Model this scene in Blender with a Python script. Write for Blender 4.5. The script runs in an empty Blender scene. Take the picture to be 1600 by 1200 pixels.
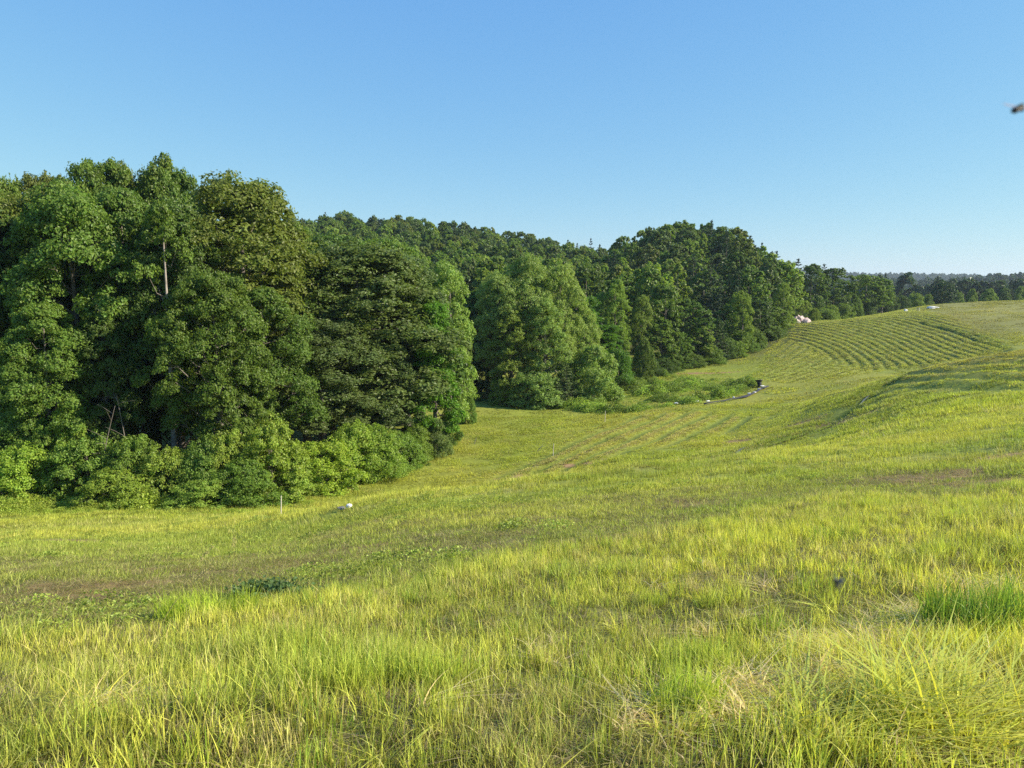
import bpy, math, random
import numpy as np
from mathutils import Vector

# ------------------------------------------------------------------ camera, sky, sun, exposure
SC = bpy.context.scene
COL = SC.collection
F = 1180.0                     # focal length in pixels of the 1600 px wide frame
TH = math.radians(7.3)         # pitch down
cam_d = bpy.data.cameras.new('camera')
cam_d.lens = F / 1600 * 36; cam_d.sensor_width = 36; cam_d.clip_start = 0.05; cam_d.clip_end = 12000
cam_d.dof.use_dof = True; cam_d.dof.focus_distance = 25; cam_d.dof.aperture_fstop = 16
cam = bpy.data.objects.new('camera', cam_d); COL.objects.link(cam)
cam.rotation_euler = (math.pi / 2 - TH, 0, 0); SC.camera = cam

SUN_AZ, SUN_EL = math.radians(98), math.radians(31)
W = bpy.data.worlds.new('World'); SC.world = W; W.use_nodes = True
nt = W.node_tree
sky = nt.nodes.new('ShaderNodeTexSky'); sky.sky_type = 'NISHITA'; sky.sun_disc = False
sky.sun_elevation = SUN_EL; sky.sun_rotation = SUN_AZ
sky.altitude = 100; sky.air_density = 1.0; sky.dust_density = 0.0; sky.ozone_density = 4.0
EXPO = 0.93
# the camera's softer rendering of the sky: one tone curve per colour channel over the whole dome
s1 = nt.nodes.new('ShaderNodeSeparateColor'); s2 = nt.nodes.new('ShaderNodeCombineColor')
nt.links.new(sky.outputs[0], s1.inputs[0])
for ch, (gain, gam) in enumerate(((0.975, 0.80), (1.045, 0.568), (0.965, 0.16))):
    m0 = nt.nodes.new('ShaderNodeMath'); m0.operation = 'MULTIPLY'; m0.inputs[1].default_value = 0.1
    m1 = nt.nodes.new('ShaderNodeMath'); m1.operation = 'POWER'; m1.inputs[1].default_value = gam
    m2 = nt.nodes.new('ShaderNodeMath'); m2.operation = 'MULTIPLY'; m2.inputs[1].default_value = gain / 0.1 / 2 ** EXPO
    nt.links.new(s1.outputs[ch], m0.inputs[0]); nt.links.new(m0.outputs[0], m1.inputs[0]); nt.links.new(m1.outputs[0], m2.inputs[0]); nt.links.new(m2.outputs[0], s2.inputs[ch])
nt.links.new(s2.outputs[0], nt.nodes['Background'].inputs[0])
nt.nodes['Background'].inputs[1].default_value = 0.1
sun_d = bpy.data.lights.new('sun', 'SUN'); sun_d.energy = 5.0; sun_d.angle = math.radians(0.55)
sun_d.color = (1.0, 0.90, 0.74)
sun = bpy.data.objects.new('sun', sun_d); COL.objects.link(sun)
sd = Vector((math.sin(SUN_AZ) * math.cos(SUN_EL), math.cos(SUN_AZ) * math.cos(SUN_EL), math.sin(SUN_EL)))
sun.rotation_euler = sd.to_track_quat('Z', 'Y').to_euler()
sun.location = sd * 100
vs = SC.view_settings
vs.view_transform = 'Standard'; vs.look = 'None'; vs.gamma = 1; vs.use_curve_mapping = False; vs.exposure = EXPO
cy = SC.cycles
cy.max_bounces = 6; cy.diffuse_bounces = 3; cy.glossy_bounces = 2; cy.transmission_bounces = 4
cy.volume_bounces = 0; cy.transparent_max_bounces = 4; cy.use_adaptive_sampling = True; cy.adaptive_threshold = 0.005
cy.use_denoising = False
try:
    cy.denoiser = 'OPENIMAGEDENOISE'; cy.denoising_input_passes = 'RGB_ALBEDO_NORMAL'
except Exception:
    pass

# ------------------------------------------------------------------ small maths helpers
def hash2(ix, iy, seed):
    h = np.sin(ix * 127.1 + iy * 311.7 + seed * 74.7) * 43758.5453
    return h - np.floor(h)

def vnoise(x, y, seed=0):
    x = np.asarray(x, float); y = np.asarray(y, float)
    ix = np.floor(x); iy = np.floor(y); fx = x - ix; fy = y - iy
    fx = fx * fx * (3 - 2 * fx); fy = fy * fy * (3 - 2 * fy)
    a = hash2(ix, iy, seed); b = hash2(ix + 1, iy, seed); c = hash2(ix, iy + 1, seed); d = hash2(ix + 1, iy + 1, seed)
    return (a * (1 - fx) + b * fx) * (1 - fy) + (c * (1 - fx) + d * fx) * fy

def fbm(x, y, scale, octaves=3, seed=0):
    v = 0; a = 0.5; t = 0
    for k in range(octaves):
        v = v + a * vnoise(np.asarray(x) / scale * 2 ** k + 13.7 * k, np.asarray(y) / scale * 2 ** k - 7.1 * k, seed + k)
        t += a; a *= 0.5
    return v / t

def sstep(a, b, x):
    t = np.clip((x - a) / (b - a), 0, 1)
    return t * t * (3 - 2 * t)

def pchip(xk, yk, x):
    xk = np.asarray(xk, float); yk = np.asarray(yk, float)
    h = np.diff(xk); d = np.diff(yk) / h
    m = np.zeros(len(xk))
    for i in range(1, len(xk) - 1):
        if d[i - 1] * d[i] > 0:
            w1 = 2 * h[i] + h[i - 1]; w2 = h[i] + 2 * h[i - 1]
            m[i] = (w1 + w2) / (w1 / d[i - 1] + w2 / d[i])
    m[0] = d[0]; m[-1] = d[-1]
    x = np.clip(x, xk[0], xk[-1])
    i = np.clip(np.searchsorted(xk, x) - 1, 0, len(h) - 1)
    t = (x - xk[i]) / h[i]
    return ((1 + 2 * t) * (1 - t) ** 2 * yk[i] + t * (1 - t) ** 2 * h[i] * m[i]
            + t * t * (3 - 2 * t) * yk[i + 1] + t * t * (t - 1) * h[i] * m[i + 1])

# ------------------------------------------------------------------ the lie of the land, z = 0 at eye height
# columns: bearing -> (distance along the view direction, height)
NEAR = {
 -300: [(2.4,-1.66),(4,-2.25),(6,-2.95),(9,-4.0),(14,-5.7),(20,-7.6),(30,-10.2),(38,-11.8),(44,-12.6),(60,-13.8),(90,-14.4),(120,-13.5)],
 0:    [(2.4,-1.65),(4,-2.18),(6,-2.75),(9,-3.6),(14,-5.05),(20,-6.8),(30,-9.7),(38,-11.7),(44,-12.7),(60,-13.8),(90,-14.3),(120,-13.3)],
 200:  [(2.4,-1.64),(4,-2.15),(6,-2.74),(9,-3.6),(14,-5.05),(20,-6.75),(30,-9.55),(38,-11.6),(44,-12.75),(60,-13.8),(90,-14.3),(120,-13.2)],
 400:  [(2.4,-1.64),(4,-2.12),(6,-2.68),(9,-3.52),(14,-4.95),(20,-6.4),(24,-7.35),(30,-9.6),(36,-11.3),(44,-12.7),(60,-13.8),(90,-14.3),(120,-13.2)],
 600:  [(2.4,-1.63),(4,-2.09),(6,-2.6),(9,-3.38),(13,-4.3),(18,-5.25),(21,-5.95),(27,-8.5),(35,-11.3),(45,-12.9),(50,-13.3),(60,-13.6),(70,-13.8),(92,-14.1),(120,-13)],
 720:  [(2.4,-1.63),(4,-2.07),(6,-2.53),(9,-3.28),(13,-4.13),(18,-5.05),(21,-5.7),(27,-8.1),(35,-10.9),(45,-12.6),(52,-13.2),(60,-13.5),(70,-13.8),(80,-13.9),(92,-14),(120,-12.8)],
 850:  [(2.4,-1.63),(4,-2.03),(6,-2.45),(9,-3.18),(13,-4.0),(18,-4.86),(22,-5.6),(28,-7.9),(36,-10.3),(45,-11.8),(55,-12.8),(70,-13.5),(80,-13.8),(90,-14),(105,-13.7),(120,-12.6)],
 1000: [(2.4,-1.62),(4,-1.99),(6,-2.37),(9,-3.06),(13,-3.83),(18,-4.64),(23,-5.45),(30,-7.5),(38,-9.3),(48,-10.9),(60,-12.2),(75,-13),(88,-13.4),(105,-13.3),(120,-12.9),(135,-12)],
 1150: [(2.4,-1.6),(4,-1.95),(6,-2.29),(9,-2.94),(13,-3.66),(18,-4.4),(24,-5.4),(32,-7.4),(42,-9.4),(55,-11.2),(70,-12.2),(85,-12.6),(100,-12.7),(115,-12.55),(130,-11.9),(150,-10.5)],
 1230: [(2.4,-1.59),(4,-1.94),(6,-2.26),(9,-2.88),(13,-3.58),(18,-4.3),(24,-5.25),(32,-7.15),(42,-8.9),(52,-10.0),(62,-10.8),(75,-11.7),(90,-12.1),(105,-12),(115,-11.5),(130,-10.3),(145,-9.0),(160,-7.9),(172,-7.9),(190,-8.6)],
 1300: [(2.4,-1.58),(4,-1.93),(6,-2.23),(9,-2.83),(13,-3.5),(18,-4.2),(24,-5.1),(32,-6.95),(42,-8.4),(50,-9),(60,-9.3),(67,-9.6),(75,-10.8),(90,-11.3),(105,-11.2),(115,-10.5),(130,-9.3),(145,-7.8),(158,-7.0),(175,-7.7),(200,-9)],
 1450: [(2.4,-1.56),(4,-1.9),(6,-2.18),(9,-2.74),(13,-3.35),(18,-4.0),(24,-4.74),(32,-5.6),(42,-6.4),(52,-6.66),(60,-6.8),(67,-7.2),(80,-9.2),(95,-10.2),(110,-9.8),(125,-8.6),(140,-7),(155,-5.6),(170,-5.15),(185,-5.05),(210,-6),(240,-8)],
 1600: [(2.4,-1.54),(4,-1.88),(6,-2.12),(9,-2.64),(13,-3.2),(18,-3.7),(24,-4.2),(32,-4.9),(42,-5.4),(52,-5.45),(60,-5.5),(69,-5.8),(82,-7.2),(95,-7.7),(110,-7.3),(130,-6),(150,-5),(175,-4),(200,-3.65),(230,-4.8),(260,-7)],
 1900: [(2.4,-1.5),(4,-1.8),(6,-2.0),(9,-2.4),(13,-2.8),(18,-3.1),(24,-3.5),(32,-4.0),(42,-4.3),(52,-4.3),(60,-4.2),(69,-4.5),(82,-5.5),(95,-5.5),(130,-4.5),(175,-3),(200,-2.7),(260,-5)],
}
def avg_near(a, b, w):
    ys = sorted({Y for Y, z in NEAR[a]} | {Y for Y, z in NEAR[b]}); ys = [Y for Y in ys if Y <= 120]
    f = lambda L, Y: float(np.interp(Y, [p[0] for p in L], [p[1] for p in L]))
    return [(Y, f(NEAR[a], Y) * (1 - w) + f(NEAR[b], Y) * w) for Y in ys]
NEAR[925] = avg_near(850, 1000, .5); NEAR[1060] = avg_near(1000, 1150, .4)
NEAR = dict(sorted(NEAR.items()))
FAR = {
 925:  [(150,-11),(180,-8.5),(230,-4),(270,-1),(305,1.0),(350,1),(450,-3),(600,-12)],
 1060: [(150,-11),(170,-7.5),(190,-1.5),(212,3.6),(235,3.2),(280,-1),(450,-9),(600,-15)],
 -300: [(180,-5),(230,3),(280,9),(320,13),(360,12),(450,3),(600,-8)],
 0:    [(180,-5),(230,3),(280,9),(320,13),(360,12),(450,3),(600,-8)],
 200:  [(180,-5),(230,3),(280,10),(320,14),(360,12),(450,3),(600,-8)],
 400:  [(180,-5),(230,3),(280,10),(320,15),(360,13),(450,3),(600,-8)],
 600:  [(180,-6),(230,2),(280,9),(320,14.0),(360,12),(450,3),(600,-8)],
 720:  [(180,-7),(230,0),(280,7),(310,11.0),(350,10),(450,3),(600,-9)],
 850:  [(180,-8),(230,-3),(280,2),(305,4.2),(350,4),(450,0),(600,-10)],
 1000: [(170,-8),(195,-3),(220,.6),(250,.6),(300,-1),(450,-6),(600,-14)],
 1150: [(170,-7.5),(190,-3),(208,0),(230,0),(280,-5),(450,-12),(600,-16)],
 1230: [(215,-6.4),(240,-8),(300,-12),(600,-18)],
 1300: [(240,-10.5),(300,-13.5),(600,-20)],
 1450: [(280,-12),(330,-14),(600,-22)],
 1600: [(300,-13),(360,-15),(600,-22)],
 1900: [(300,-9),(360,-12),(600,-22)],
}
def s_of(px): return (px - 800) / F / math.cos(TH)
cols = []
for px in NEAR:
    a = math.atan(s_of(px)); k = math.sqrt(1 + s_of(px) ** 2)
    pts = [(0.0, -1.62), (1.0, -1.625)] + [(Y * k, z) for Y, z in NEAR[px] + FAR[px]] + [(1000, -22), (7000, -24)]
    cols.append((a, pts))
def scaled(a, slope, far):
    return (a, [(0.0, -1.62), (1.0, -1.62 - slope), (5, -1.62 - 5 * slope), (20, -1.62 - 20 * slope * .9), (60, -1.62 - 60 * slope * .5),
                (150, -1.62 - 60 * slope * .5 + far * .3), (300, -1.62 - 60 * slope * .5 + far), (1000, -20), (7000, -24)])
cols = [scaled(-math.pi, -0.06, 4), scaled(-2.2, 0.08, 0), scaled(-1.2, 0.28, 0)] + cols + \
       [scaled(1.2, 0.02, 0), scaled(2.2, -0.10, 4), scaled(math.pi, -0.06, 4)]
CA = np.array([c[0] for c in cols])

def lr(r): return np.log(np.asarray(r) + 4.0)
def base_z(x, y):
    x = np.asarray(x, float); y = np.asarray(y, float)
    shp = x.shape; x = x.ravel(); y = y.ravel()
    r = np.hypot(x, y); a = np.arctan2(x, y)
    L = lr(r)
    Z = np.stack([pchip([float(lr(p[0])) for p in c[1]], [p[1] for p in c[1]], L) for c in cols])
    n = len(CA); i = np.clip(np.searchsorted(CA, a) - 1, 0, n - 2)
    h = CA[i + 1] - CA[i]; t = (a - CA[i]) / h
    idx = np.arange(len(x))
    z0 = Z[i, idx]; z1 = Z[i + 1, idx]
    def slope(j):
        jm = np.clip(j - 1, 0, n - 1); jp = np.clip(j + 1, 0, n - 1)
        return (Z[jp, idx] - Z[jm, idx]) / np.maximum(CA[jp] - CA[jm], 1e-6)
    m0 = slope(i); m1 = slope(i + 1)
    z = (1 + 2 * t) * (1 - t) ** 2 * z0 + t * (1 - t) ** 2 * h * m0 + t * t * (3 - 2 * t) * z1 + t * t * (t - 1) * h * m1
    # the far ridge across the country to the north-east, and a lower one before it
    s = np.tan(np.clip(a, -1.3, 1.3))
    rr = np.where(np.abs(a) < 1.3, 1.0, 0.6)
    top = 36 - 28 * sstep(0.3, 0.8, s) + 5 * np.sin(s * 9) + 3 * np.sin(s * 23 + 1)
    z = z + rr * (top + 22) * np.exp(-((r - 2250) / 330.0) ** 2)
    z = z + rr * (16 + 4 * np.sin(s * 11)) * np.exp(-((r - 1000) / 160.0) ** 2)
    und = (fbm(x, y, 9, 3, 5) - .5) * 0.30 * sstep(6, 30, r) * (1 - sstep(90, 200, r)) \
        + (fbm(x, y, 2.2, 3, 9) - .5) * 0.10 * sstep(1, 5, r)  + (fbm(x, y, 40, 2, 3) - .5) * 3.5 * sstep(140, 260, r)
    return (z + und).reshape(shp)

def ray(px, py):
    u = (px - 800) / F; v = (600 - py) / F
    return u, math.cos(TH) + v * math.sin(TH), -math.sin(TH) + v * math.cos(TH)

def hit(px, py, zf=None):
    dx, dy, dz = ray(px, py)
    Y = np.exp(np.linspace(math.log(1.5), math.log(700), 2500)); k = Y / dy
    g = (dz * k) - (zf or base_z)(dx * k, Y)
    j = np.argmax(g < 0)
    if not (g < 0).any(): j = len(Y) - 1
    y = Y[j]; return dx / dy * y, y

def P(px, Y, py=600):            # world x for a bearing and a depth
    dx, dy, dz = ray(px, py); return dx / dy * Y

# --- mowing lines: families of parallel swaths on the facing hill, the right-hand rise and the valley floor
A1 = hit(1362, 574); A0 = hit(1247, 537); B1 = hit(1172, 588); C0 = hit(1420, 512); C1 = hit(1555, 550)
LIP = [hit(px, py) for px, py in ((1172, 590), (1200, 545), (1245, 508), (1300, 503), (1400, 486), (1500, 500), (1555, 525), (1580, 548), (1500, 562), (1400, 577), (1300, 592), (1230, 600))]
LIP = np.array(LIP)
def in_poly(x, y, poly):
    ins = np.zeros(np.shape(x), bool); n = len(poly)
    for i in range(n):
        x0, y0 = poly[i]; x1, y1 = poly[(i + 1) % n]
        c = ((y0 > y) != (y1 > y)) & (x < (x1 - x0) * (y - y0) / (y1 - y0 + 1e-12) + x0)
        ins ^= c
    return ins
def poly_dist(x, y, poly):
    d = np.full(np.shape(x), 1e9); n = len(poly)
    for i in range(n):
        ax, ay = poly[i]; bx, by = poly[(i + 1) % n]
        ux, uy = bx - ax, by - ay; L = ux * ux + uy * uy + 1e-9
        t = np.clip(((x - ax) * ux + (y - ay) * uy) / L, 0, 1)
        d = np.minimum(d, np.hypot(x - ax - t * ux, y - ay - t * uy))
    return np.where(in_poly(x, y, poly), d, -d)

def rows(x, y):
    """(height of the windrow, 0..1 ridge profile, mask of the windrow field)"""
    x = np.asarray(x, float); y = np.asarray(y, float)
    m = sstep(-0.5, 3.0, poly_dist(x, y, LIP))
    wob = (fbm(x, y, 14, 2, 21) - .5) * 1.1
    # right family runs almost towards the camera, bending with the contour
    dA = np.array([A1[0] - A0[0], A1[1] - A0[1]]); dA /= np.hypot(*dA)
    dC = np.array([C1[0] - C0[0], C1[1] - C0[1]]); dC /= np.hypot(*dC)
    q = sstep(A0[0], C0[0] + 12, x)
    nx = -( dA[1] * (1 - q) + dC[1] * q); ny = (dA[0] * (1 - q) + dC[0] * q)
    phA = ((x - A0[0]) * nx + (y - A0[1]) * ny) + 6e-3 * (y - A0[1] ) ** 2 + wob
    dB = np.array([B1[0] - A0[0], B1[1] - A0[1]]); dB /= np.hypot(*dB)
    phB = (x - A0[0]) * -dB[1] + (y - A0[1]) * dB[0] + wob * .5 + 4e-3 * (y - A0[1]) ** 2
    apex = A0[0] - 0.10 * (A0[1] - y)
    w = sstep(-0.8, 0.8, x - apex)
    f = 1 / 1.5
    def prof(ph, fr):
        c = np.cos(2 * np.pi * ph * fr)
        return np.clip(c * .75 + .25, -.35, 1)
    pr = prof(phA, f) * w + prof(phB, 1 / 1.9) * (1 - w) * .95
    brk = .72 + .56 * fbm(x, y, 11, 3, 33)
    return m * pr * 0.14 * brk, pr * brk, m

V0 = hit(790, 750); V1 = hit(1010, 652)
TRK = np.array([hit(px, py) for px, py in ((735, 748), (860, 690), (960, 648), (1120, 640), (1250, 640), (1180, 668), (1060, 700), (930, 728), (840, 752))])
HMP = np.array([hit(px, py) for px, py in ((1360, 600), (1400, 582), (1500, 562), (1600, 550), (1680, 548), (1680, 612), (1600, 614), (1480, 618), (1400, 622))])
def tracks(x, y):
    x = np.asarray(x, float); y = np.asarray(y, float)
    d = np.array([V1[0] - V0[0], V1[1] - V0[1]]); d /= np.hypot(*d)
    ph = (x - V0[0]) * -d[1] + (y - V0[1]) * d[0] + (fbm(x, y, 9, 2, 51) - .5) * .8
    m = sstep(-.5, 4, poly_dist(x, y, TRK))
    a = m * np.cos(2 * np.pi * ph / 2.3)
    m2 = sstep(-.3, 3, poly_dist(x, y, HMP))
    b = m2 * np.cos(2 * np.pi * (x * .93 + y * .02 + (fbm(x, y, 8, 2, 55) - .5) * 1.2) / 3.1)
    return a, b

GUL = [hit(px, py) for px, py in ((1440, 572), (1395, 592), (1352, 624), (1290, 664), (1215, 690), (1150, 707), (1060, 728), (985, 742))]
def seg_dist(x, y, line):
    d = np.full(np.shape(x), 1e9)
    for (ax, ay), (bx, by) in zip(line[:-1], line[1:]):
        ux, uy = bx - ax, by - ay; L = ux * ux + uy * uy + 1e-9
        t = np.clip(((x - ax) * ux + (y - ay) * uy) / L, 0, 1)
        d = np.minimum(d, np.hypot(x - ax - t * ux, y - ay - t * uy))
    return d
EDGE = [hit(px, py) for px, py in ((1445, 505), (1490, 517), (1530, 527), (1560, 537), (1585, 549))]

def ground_z(x, y):
    x = np.asarray(x, float); y = np.asarray(y, float)
    z = base_z(x, y)
    r = np.hypot(x, y)
    h, _, _ = rows(x, y)
    a, b = tracks(x, y)
    z = z + h + a * .13 + b * .15
    z = z - 0.20 * np.exp(-(seg_dist(x, y, GUL) / 0.6) ** 2)
    z = z + 0.34 * np.exp(-(seg_dist(x, y, EDGE) / 0.9) ** 2) * fbm(x, y, 2.0, 3, 37)
    z = z + (fbm(x, y, .45, 2, 71) - .5) * .05 * (1 - sstep(25, 60, r))
    return z

# ------------------------------------------------------------------ ground cover maps (real colours and heights)
def patch(px, py, sx, sy, rot=0):
    x, y = hit(px, py); return (x, y, sx, sy, rot)
# bare raked patches: centre pixel, size across / along in metres
BARE = [patch(1375, 768, 1.2, .6), patch(1405, 750, 1.0, .7), patch(1455, 742, 1.3, .9), patch(1500, 757, 1.1, .7), patch(1590, 711, 1.2, .5),
        patch(1073, 786, .5, .9), patch(1078, 812, .45, .5), patch(410, 888, .85, .40), patch(460, 878, .6, .35), patch(285, 892, .9, .42), patch(262, 910, .6, .35),
        patch(90, 925, 1.5, .6), patch(20, 962, .45, .3), patch(180, 912, .8, .35), patch(330, 876, 1.0, .3), patch(520, 868, .6, .25), patch(590, 852, .9, .35), patch(978, 838, .4, .4), patch(795, 858, .8, .25),
        patch(105, 845, .9, .8), patch(400, 938, .25, .2), patch(1150, 690, .9, 1.0), patch(1230, 668, 2.4, .8), patch(1310, 655, 1.6, .8), patch(1330, 655, 1.5, .8),
        patch(1090, 583, 5.5, .9), patch(820, 745, .9, .8), patch(780, 748, .4, .4), patch(890, 727, .5, .5), patch(915, 725, .6, .6), patch(948, 718, .5, .5), patch(1110, 563, 2.5, 1.5)]
def bare(x, y):
    m = 0
    n = fbm(x, y, .5, 3, 81)
    for cx, cy_, sx, sy, _ in BARE:
        g = np.exp(-(((x - cx) / sx) ** 2 + ((y - cy_) / sy) ** 2))
        m = np.maximum(m, g)
    return np.clip(sstep(.21, .38, m * (.10 + 1.6 * fbm(x, y, .28, 3, 83)) * (.5 + n)), 0, 1)

def tall_edge(s):                # depth of the edge of the uncut foreground grass, per bearing
    return np.interp(s, [-.9, -.68, -.34, -.1, .17, .42, .68, 1.0], [4.8, 5.0, 6.1, 7.4, 8.8, 10.8, 11.0, 11.0])
def tall(x, y):
    s = x / np.maximum(y, .3)
    e = tall_edge(s) + (fbm(x, y, 1.6, 2, 91) - .5) * 1.6
    return 1 - sstep(-.5, .5, y - e)

HAY = [(*hit(1330, 1020), .55, .26), (*hit(1440, 985), .45, .24), (*hit(1220, 1090), .50, .22), (*hit(1100, 1120), .35, .16), (*hit(1560, 930), .5, .2), (*hit(150, 1110), .22, .12), (*hit(1430, 1060), .45, .2), (*hit(1500, 1150), .3, .1)]
def hay(x, y):
    m = 0
    for cx, cy_, sx, sy in HAY:
        m = np.maximum(m, np.exp(-(((x - cx) / sx) ** 2 + ((y - cy_ - .25 * (x - cx)) / sy) ** 2)))
    return sstep(.25, .6, m * (.6 + .8 * fbm(x, y, .4, 2, 77)))

YEL = np.array([.560, .560, .085]); GRN = np.array([.260, .350, .050]); OLV = np.array([.410, .440, .080])
DRY = np.array([.600, .490, .240]); DRT = np.array([.260, .165, .085]); LIM = np.array([.430, .485, .065])
def cover_colour(x, y):
    x = np.asarray(x, float); y = np.asarray(y, float); r = np.hypot(x, y)
    s = x / np.maximum(y, .3)
    n1 = fbm(x, y, 3.0, 3, 101); n2 = fbm(x, y, 12, 3, 102); n3 = fbm(x, y, .7, 2, 103)
    def mix(a, b, t): t = np.asarray(t)[..., None]; return a * (1 - t) + b * t
    c = np.broadcast_to(OLV, x.shape + (3,)).copy()
    c = mix(c, GRN, sstep(.45, .70, n1) * .7)
    c = mix(c, LIM, sstep(.50, .70, n2) * .5)
    # crest of the near slope: longer, paler grass
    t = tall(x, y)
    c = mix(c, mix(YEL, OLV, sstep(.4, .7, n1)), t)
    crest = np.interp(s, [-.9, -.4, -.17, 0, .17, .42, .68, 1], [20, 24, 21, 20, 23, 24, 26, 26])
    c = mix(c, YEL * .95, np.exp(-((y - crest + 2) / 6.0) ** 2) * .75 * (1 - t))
    ms = (1 - t) * sstep(2, 5, crest - y) * sstep(.40, .62, fbm(x * .6, y, 4.5, 3, 108)); c = mix(c, GRN * .95, ms * .5)
    # valley floor
    v = sstep(30, 40, r) * (1 - sstep(130, 170, r))
    c = mix(c, mix(LIM * .92, YEL * .85, sstep(.4, .65, n2)), v * .9)
    c = mix(c, GRN, v * sstep(.58, .72, n1) * .35)
    # right hand rise and the far crest: drier
    d = sstep(.45, .62, s) * sstep(48, 62, y) * (1 - sstep(80, 86, y)); c = mix(c, np.array([.400, .360, .075]), d * .75)
    d = sstep(.50, .58, s) * sstep(125, 150, r); c = mix(c, np.array([.360, .350, .095]), d * .9)
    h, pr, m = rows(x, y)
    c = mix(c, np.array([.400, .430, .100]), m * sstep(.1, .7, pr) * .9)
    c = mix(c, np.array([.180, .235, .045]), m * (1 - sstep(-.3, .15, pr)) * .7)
    a, b = tracks(x, y)
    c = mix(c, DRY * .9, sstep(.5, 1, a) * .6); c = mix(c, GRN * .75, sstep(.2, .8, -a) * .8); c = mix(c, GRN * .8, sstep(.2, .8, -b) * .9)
    g = np.exp(-(seg_dist(x, y, GUL) / 1.3) ** 2); c = mix(c, GRN * .75, g * .8)
    g = np.exp(-(seg_dist(x, y, EDGE) / 1.2) ** 2); c = mix(c, GRN * .8, g * .7)
    c = mix(c, DRY, (1 - v) * sstep(.62, .8, n3) * .25)
    c = mix(c, DRY, hay(x, y) * .5)
    return c

# ------------------------------------------------------------------ object helpers
def tag(o, label=None, cat=None, group=None, kind=None):
    if label: o['label'] = label
    if cat: o['category'] = cat
    if group: o['group'] = group
    if kind: o['kind'] = kind
    return o
def link(name, data, parent=None, mat=None, loc=None):
    o = bpy.data.objects.new(name, data); COL.objects.link(o)
    if parent: o.parent = parent
    if mat and data is not None and not data.materials: data.materials.append(mat)
    if loc is not None: o.location = loc
    return o
def mesh_np(name, V, Fc, attrs=None, smooth=False):
    V = np.asarray(V, np.float32); Fc = np.asarray(Fc, np.int32)
    me = bpy.data.meshes.new(name); nf, k = Fc.shape
    me.vertices.add(len(V)); me.vertices.foreach_set('co', V.ravel())
    me.loops.add(nf * k); me.loops.foreach_set('vertex_index', Fc.ravel())
    me.polygons.add(nf); me.polygons.foreach_set('loop_start', np.arange(0, nf * k, k, dtype=np.int32))
    me.polygons.foreach_set('loop_total', np.full(nf, k, np.int32))
    me.polygons.foreach_set('use_smooth', np.full(nf, smooth))
    me.update(calc_edges=True)
    for n, (dom, typ, arr) in (attrs or {}).items():
        at = me.attributes.new(n, typ, dom)
        at.data.foreach_set({'FLOAT': 'value', 'INT': 'value', 'FLOAT_COLOR': 'color', 'FLOAT_VECTOR': 'vector'}[typ], np.asarray(arr, np.int32 if typ == 'INT' else np.float32).ravel())
    return me

# ------------------------------------------------------------------ materials
def new_mat(name):
    m = bpy.data.materials.new(name); m.use_nodes = True
    t = m.node_tree; t.nodes.clear(); out = t.nodes.new('ShaderNodeOutputMaterial'); return m, t, out
def N(t, typ, **k):
    n = t.nodes.new(typ)
    for a, v in k.items(): setattr(n, a, v)
    return n

def leaf_mat(name, transl=.32, rough=.5, spec=.35, src='object', var=.35, base=None):
    m, t, out = new_mat(name)
    if src == 'object':
        oi = N(t, 'ShaderNodeObjectInfo'); col = oi.outputs['Color']
    else:
        at = N(t, 'ShaderNodeAttribute', attribute_type='INSTANCER', attribute_name='tint'); col = at.outputs['Color']
    v = N(t, 'ShaderNodeAttribute', attribute_type='GEOMETRY', attribute_name='v')
    mr = N(t, 'ShaderNodeMapRange'); mr.inputs[3].default_value = 1 - var; mr.inputs[4].default_value = 1 + var
    t.links.new(v.outputs['Fac'], mr.inputs[0])
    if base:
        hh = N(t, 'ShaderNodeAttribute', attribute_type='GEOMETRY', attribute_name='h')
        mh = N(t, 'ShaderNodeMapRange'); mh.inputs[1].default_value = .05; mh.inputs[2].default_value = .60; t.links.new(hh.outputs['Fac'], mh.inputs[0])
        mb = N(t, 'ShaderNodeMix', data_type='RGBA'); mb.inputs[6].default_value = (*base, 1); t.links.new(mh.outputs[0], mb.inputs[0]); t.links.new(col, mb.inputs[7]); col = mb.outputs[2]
    mul = N(t, 'ShaderNodeVectorMath', operation='SCALE'); t.links.new(col, mul.inputs[0]); t.links.new(mr.outputs[0], mul.inputs['Scale'])
    hs = N(t, 'ShaderNodeHueSaturation'); t.links.new(mul.outputs[0], hs.inputs['Color'])
    mr2 = N(t, 'ShaderNodeMapRange'); mr2.inputs[3].default_value = .485; mr2.inputs[4].default_value = .515
    v2 = N(t, 'ShaderNodeMath', operation='FRACT'); v3 = N(t, 'ShaderNodeMath', operation='MULTIPLY'); v3.inputs[1].default_value = 7.31
    t.links.new(v.outputs['Fac'], v3.inputs[0]); t.links.new(v3.outputs[0], v2.inputs[0]); t.links.new(v2.outputs[0], mr2.inputs[0]); t.links.new(mr2.outputs[0], hs.inputs['Hue'])
    p = N(t, 'ShaderNodeBsdfPrincipled'); p.inputs['Roughness'].default_value = rough; p.inputs['Specular IOR Level'].default_value = spec
    t.links.new(hs.outputs[0], p.inputs['Base Color'])
    tr = N(t, 'ShaderNodeBsdfTranslucent')
    tc = N(t, 'ShaderNodeMix', data_type='RGBA', blend_type='MULTIPLY'); tc.inputs[0].default_value = 1; tc.inputs[7].default_value = (1.5, 1.55, .8, 1)
    t.links.new(hs.outputs[0], tc.inputs[6]); t.links.new(tc.outputs[2], tr.inputs['Color'])
    mx = N(t, 'ShaderNodeMixShader'); mx.inputs[0].default_value = transl
    t.links.new(p.outputs[0], mx.inputs[1]); t.links.new(tr.outputs[0], mx.inputs[2]); t.links.new(mx.outputs[0], out.inputs[0])
    return m
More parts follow.
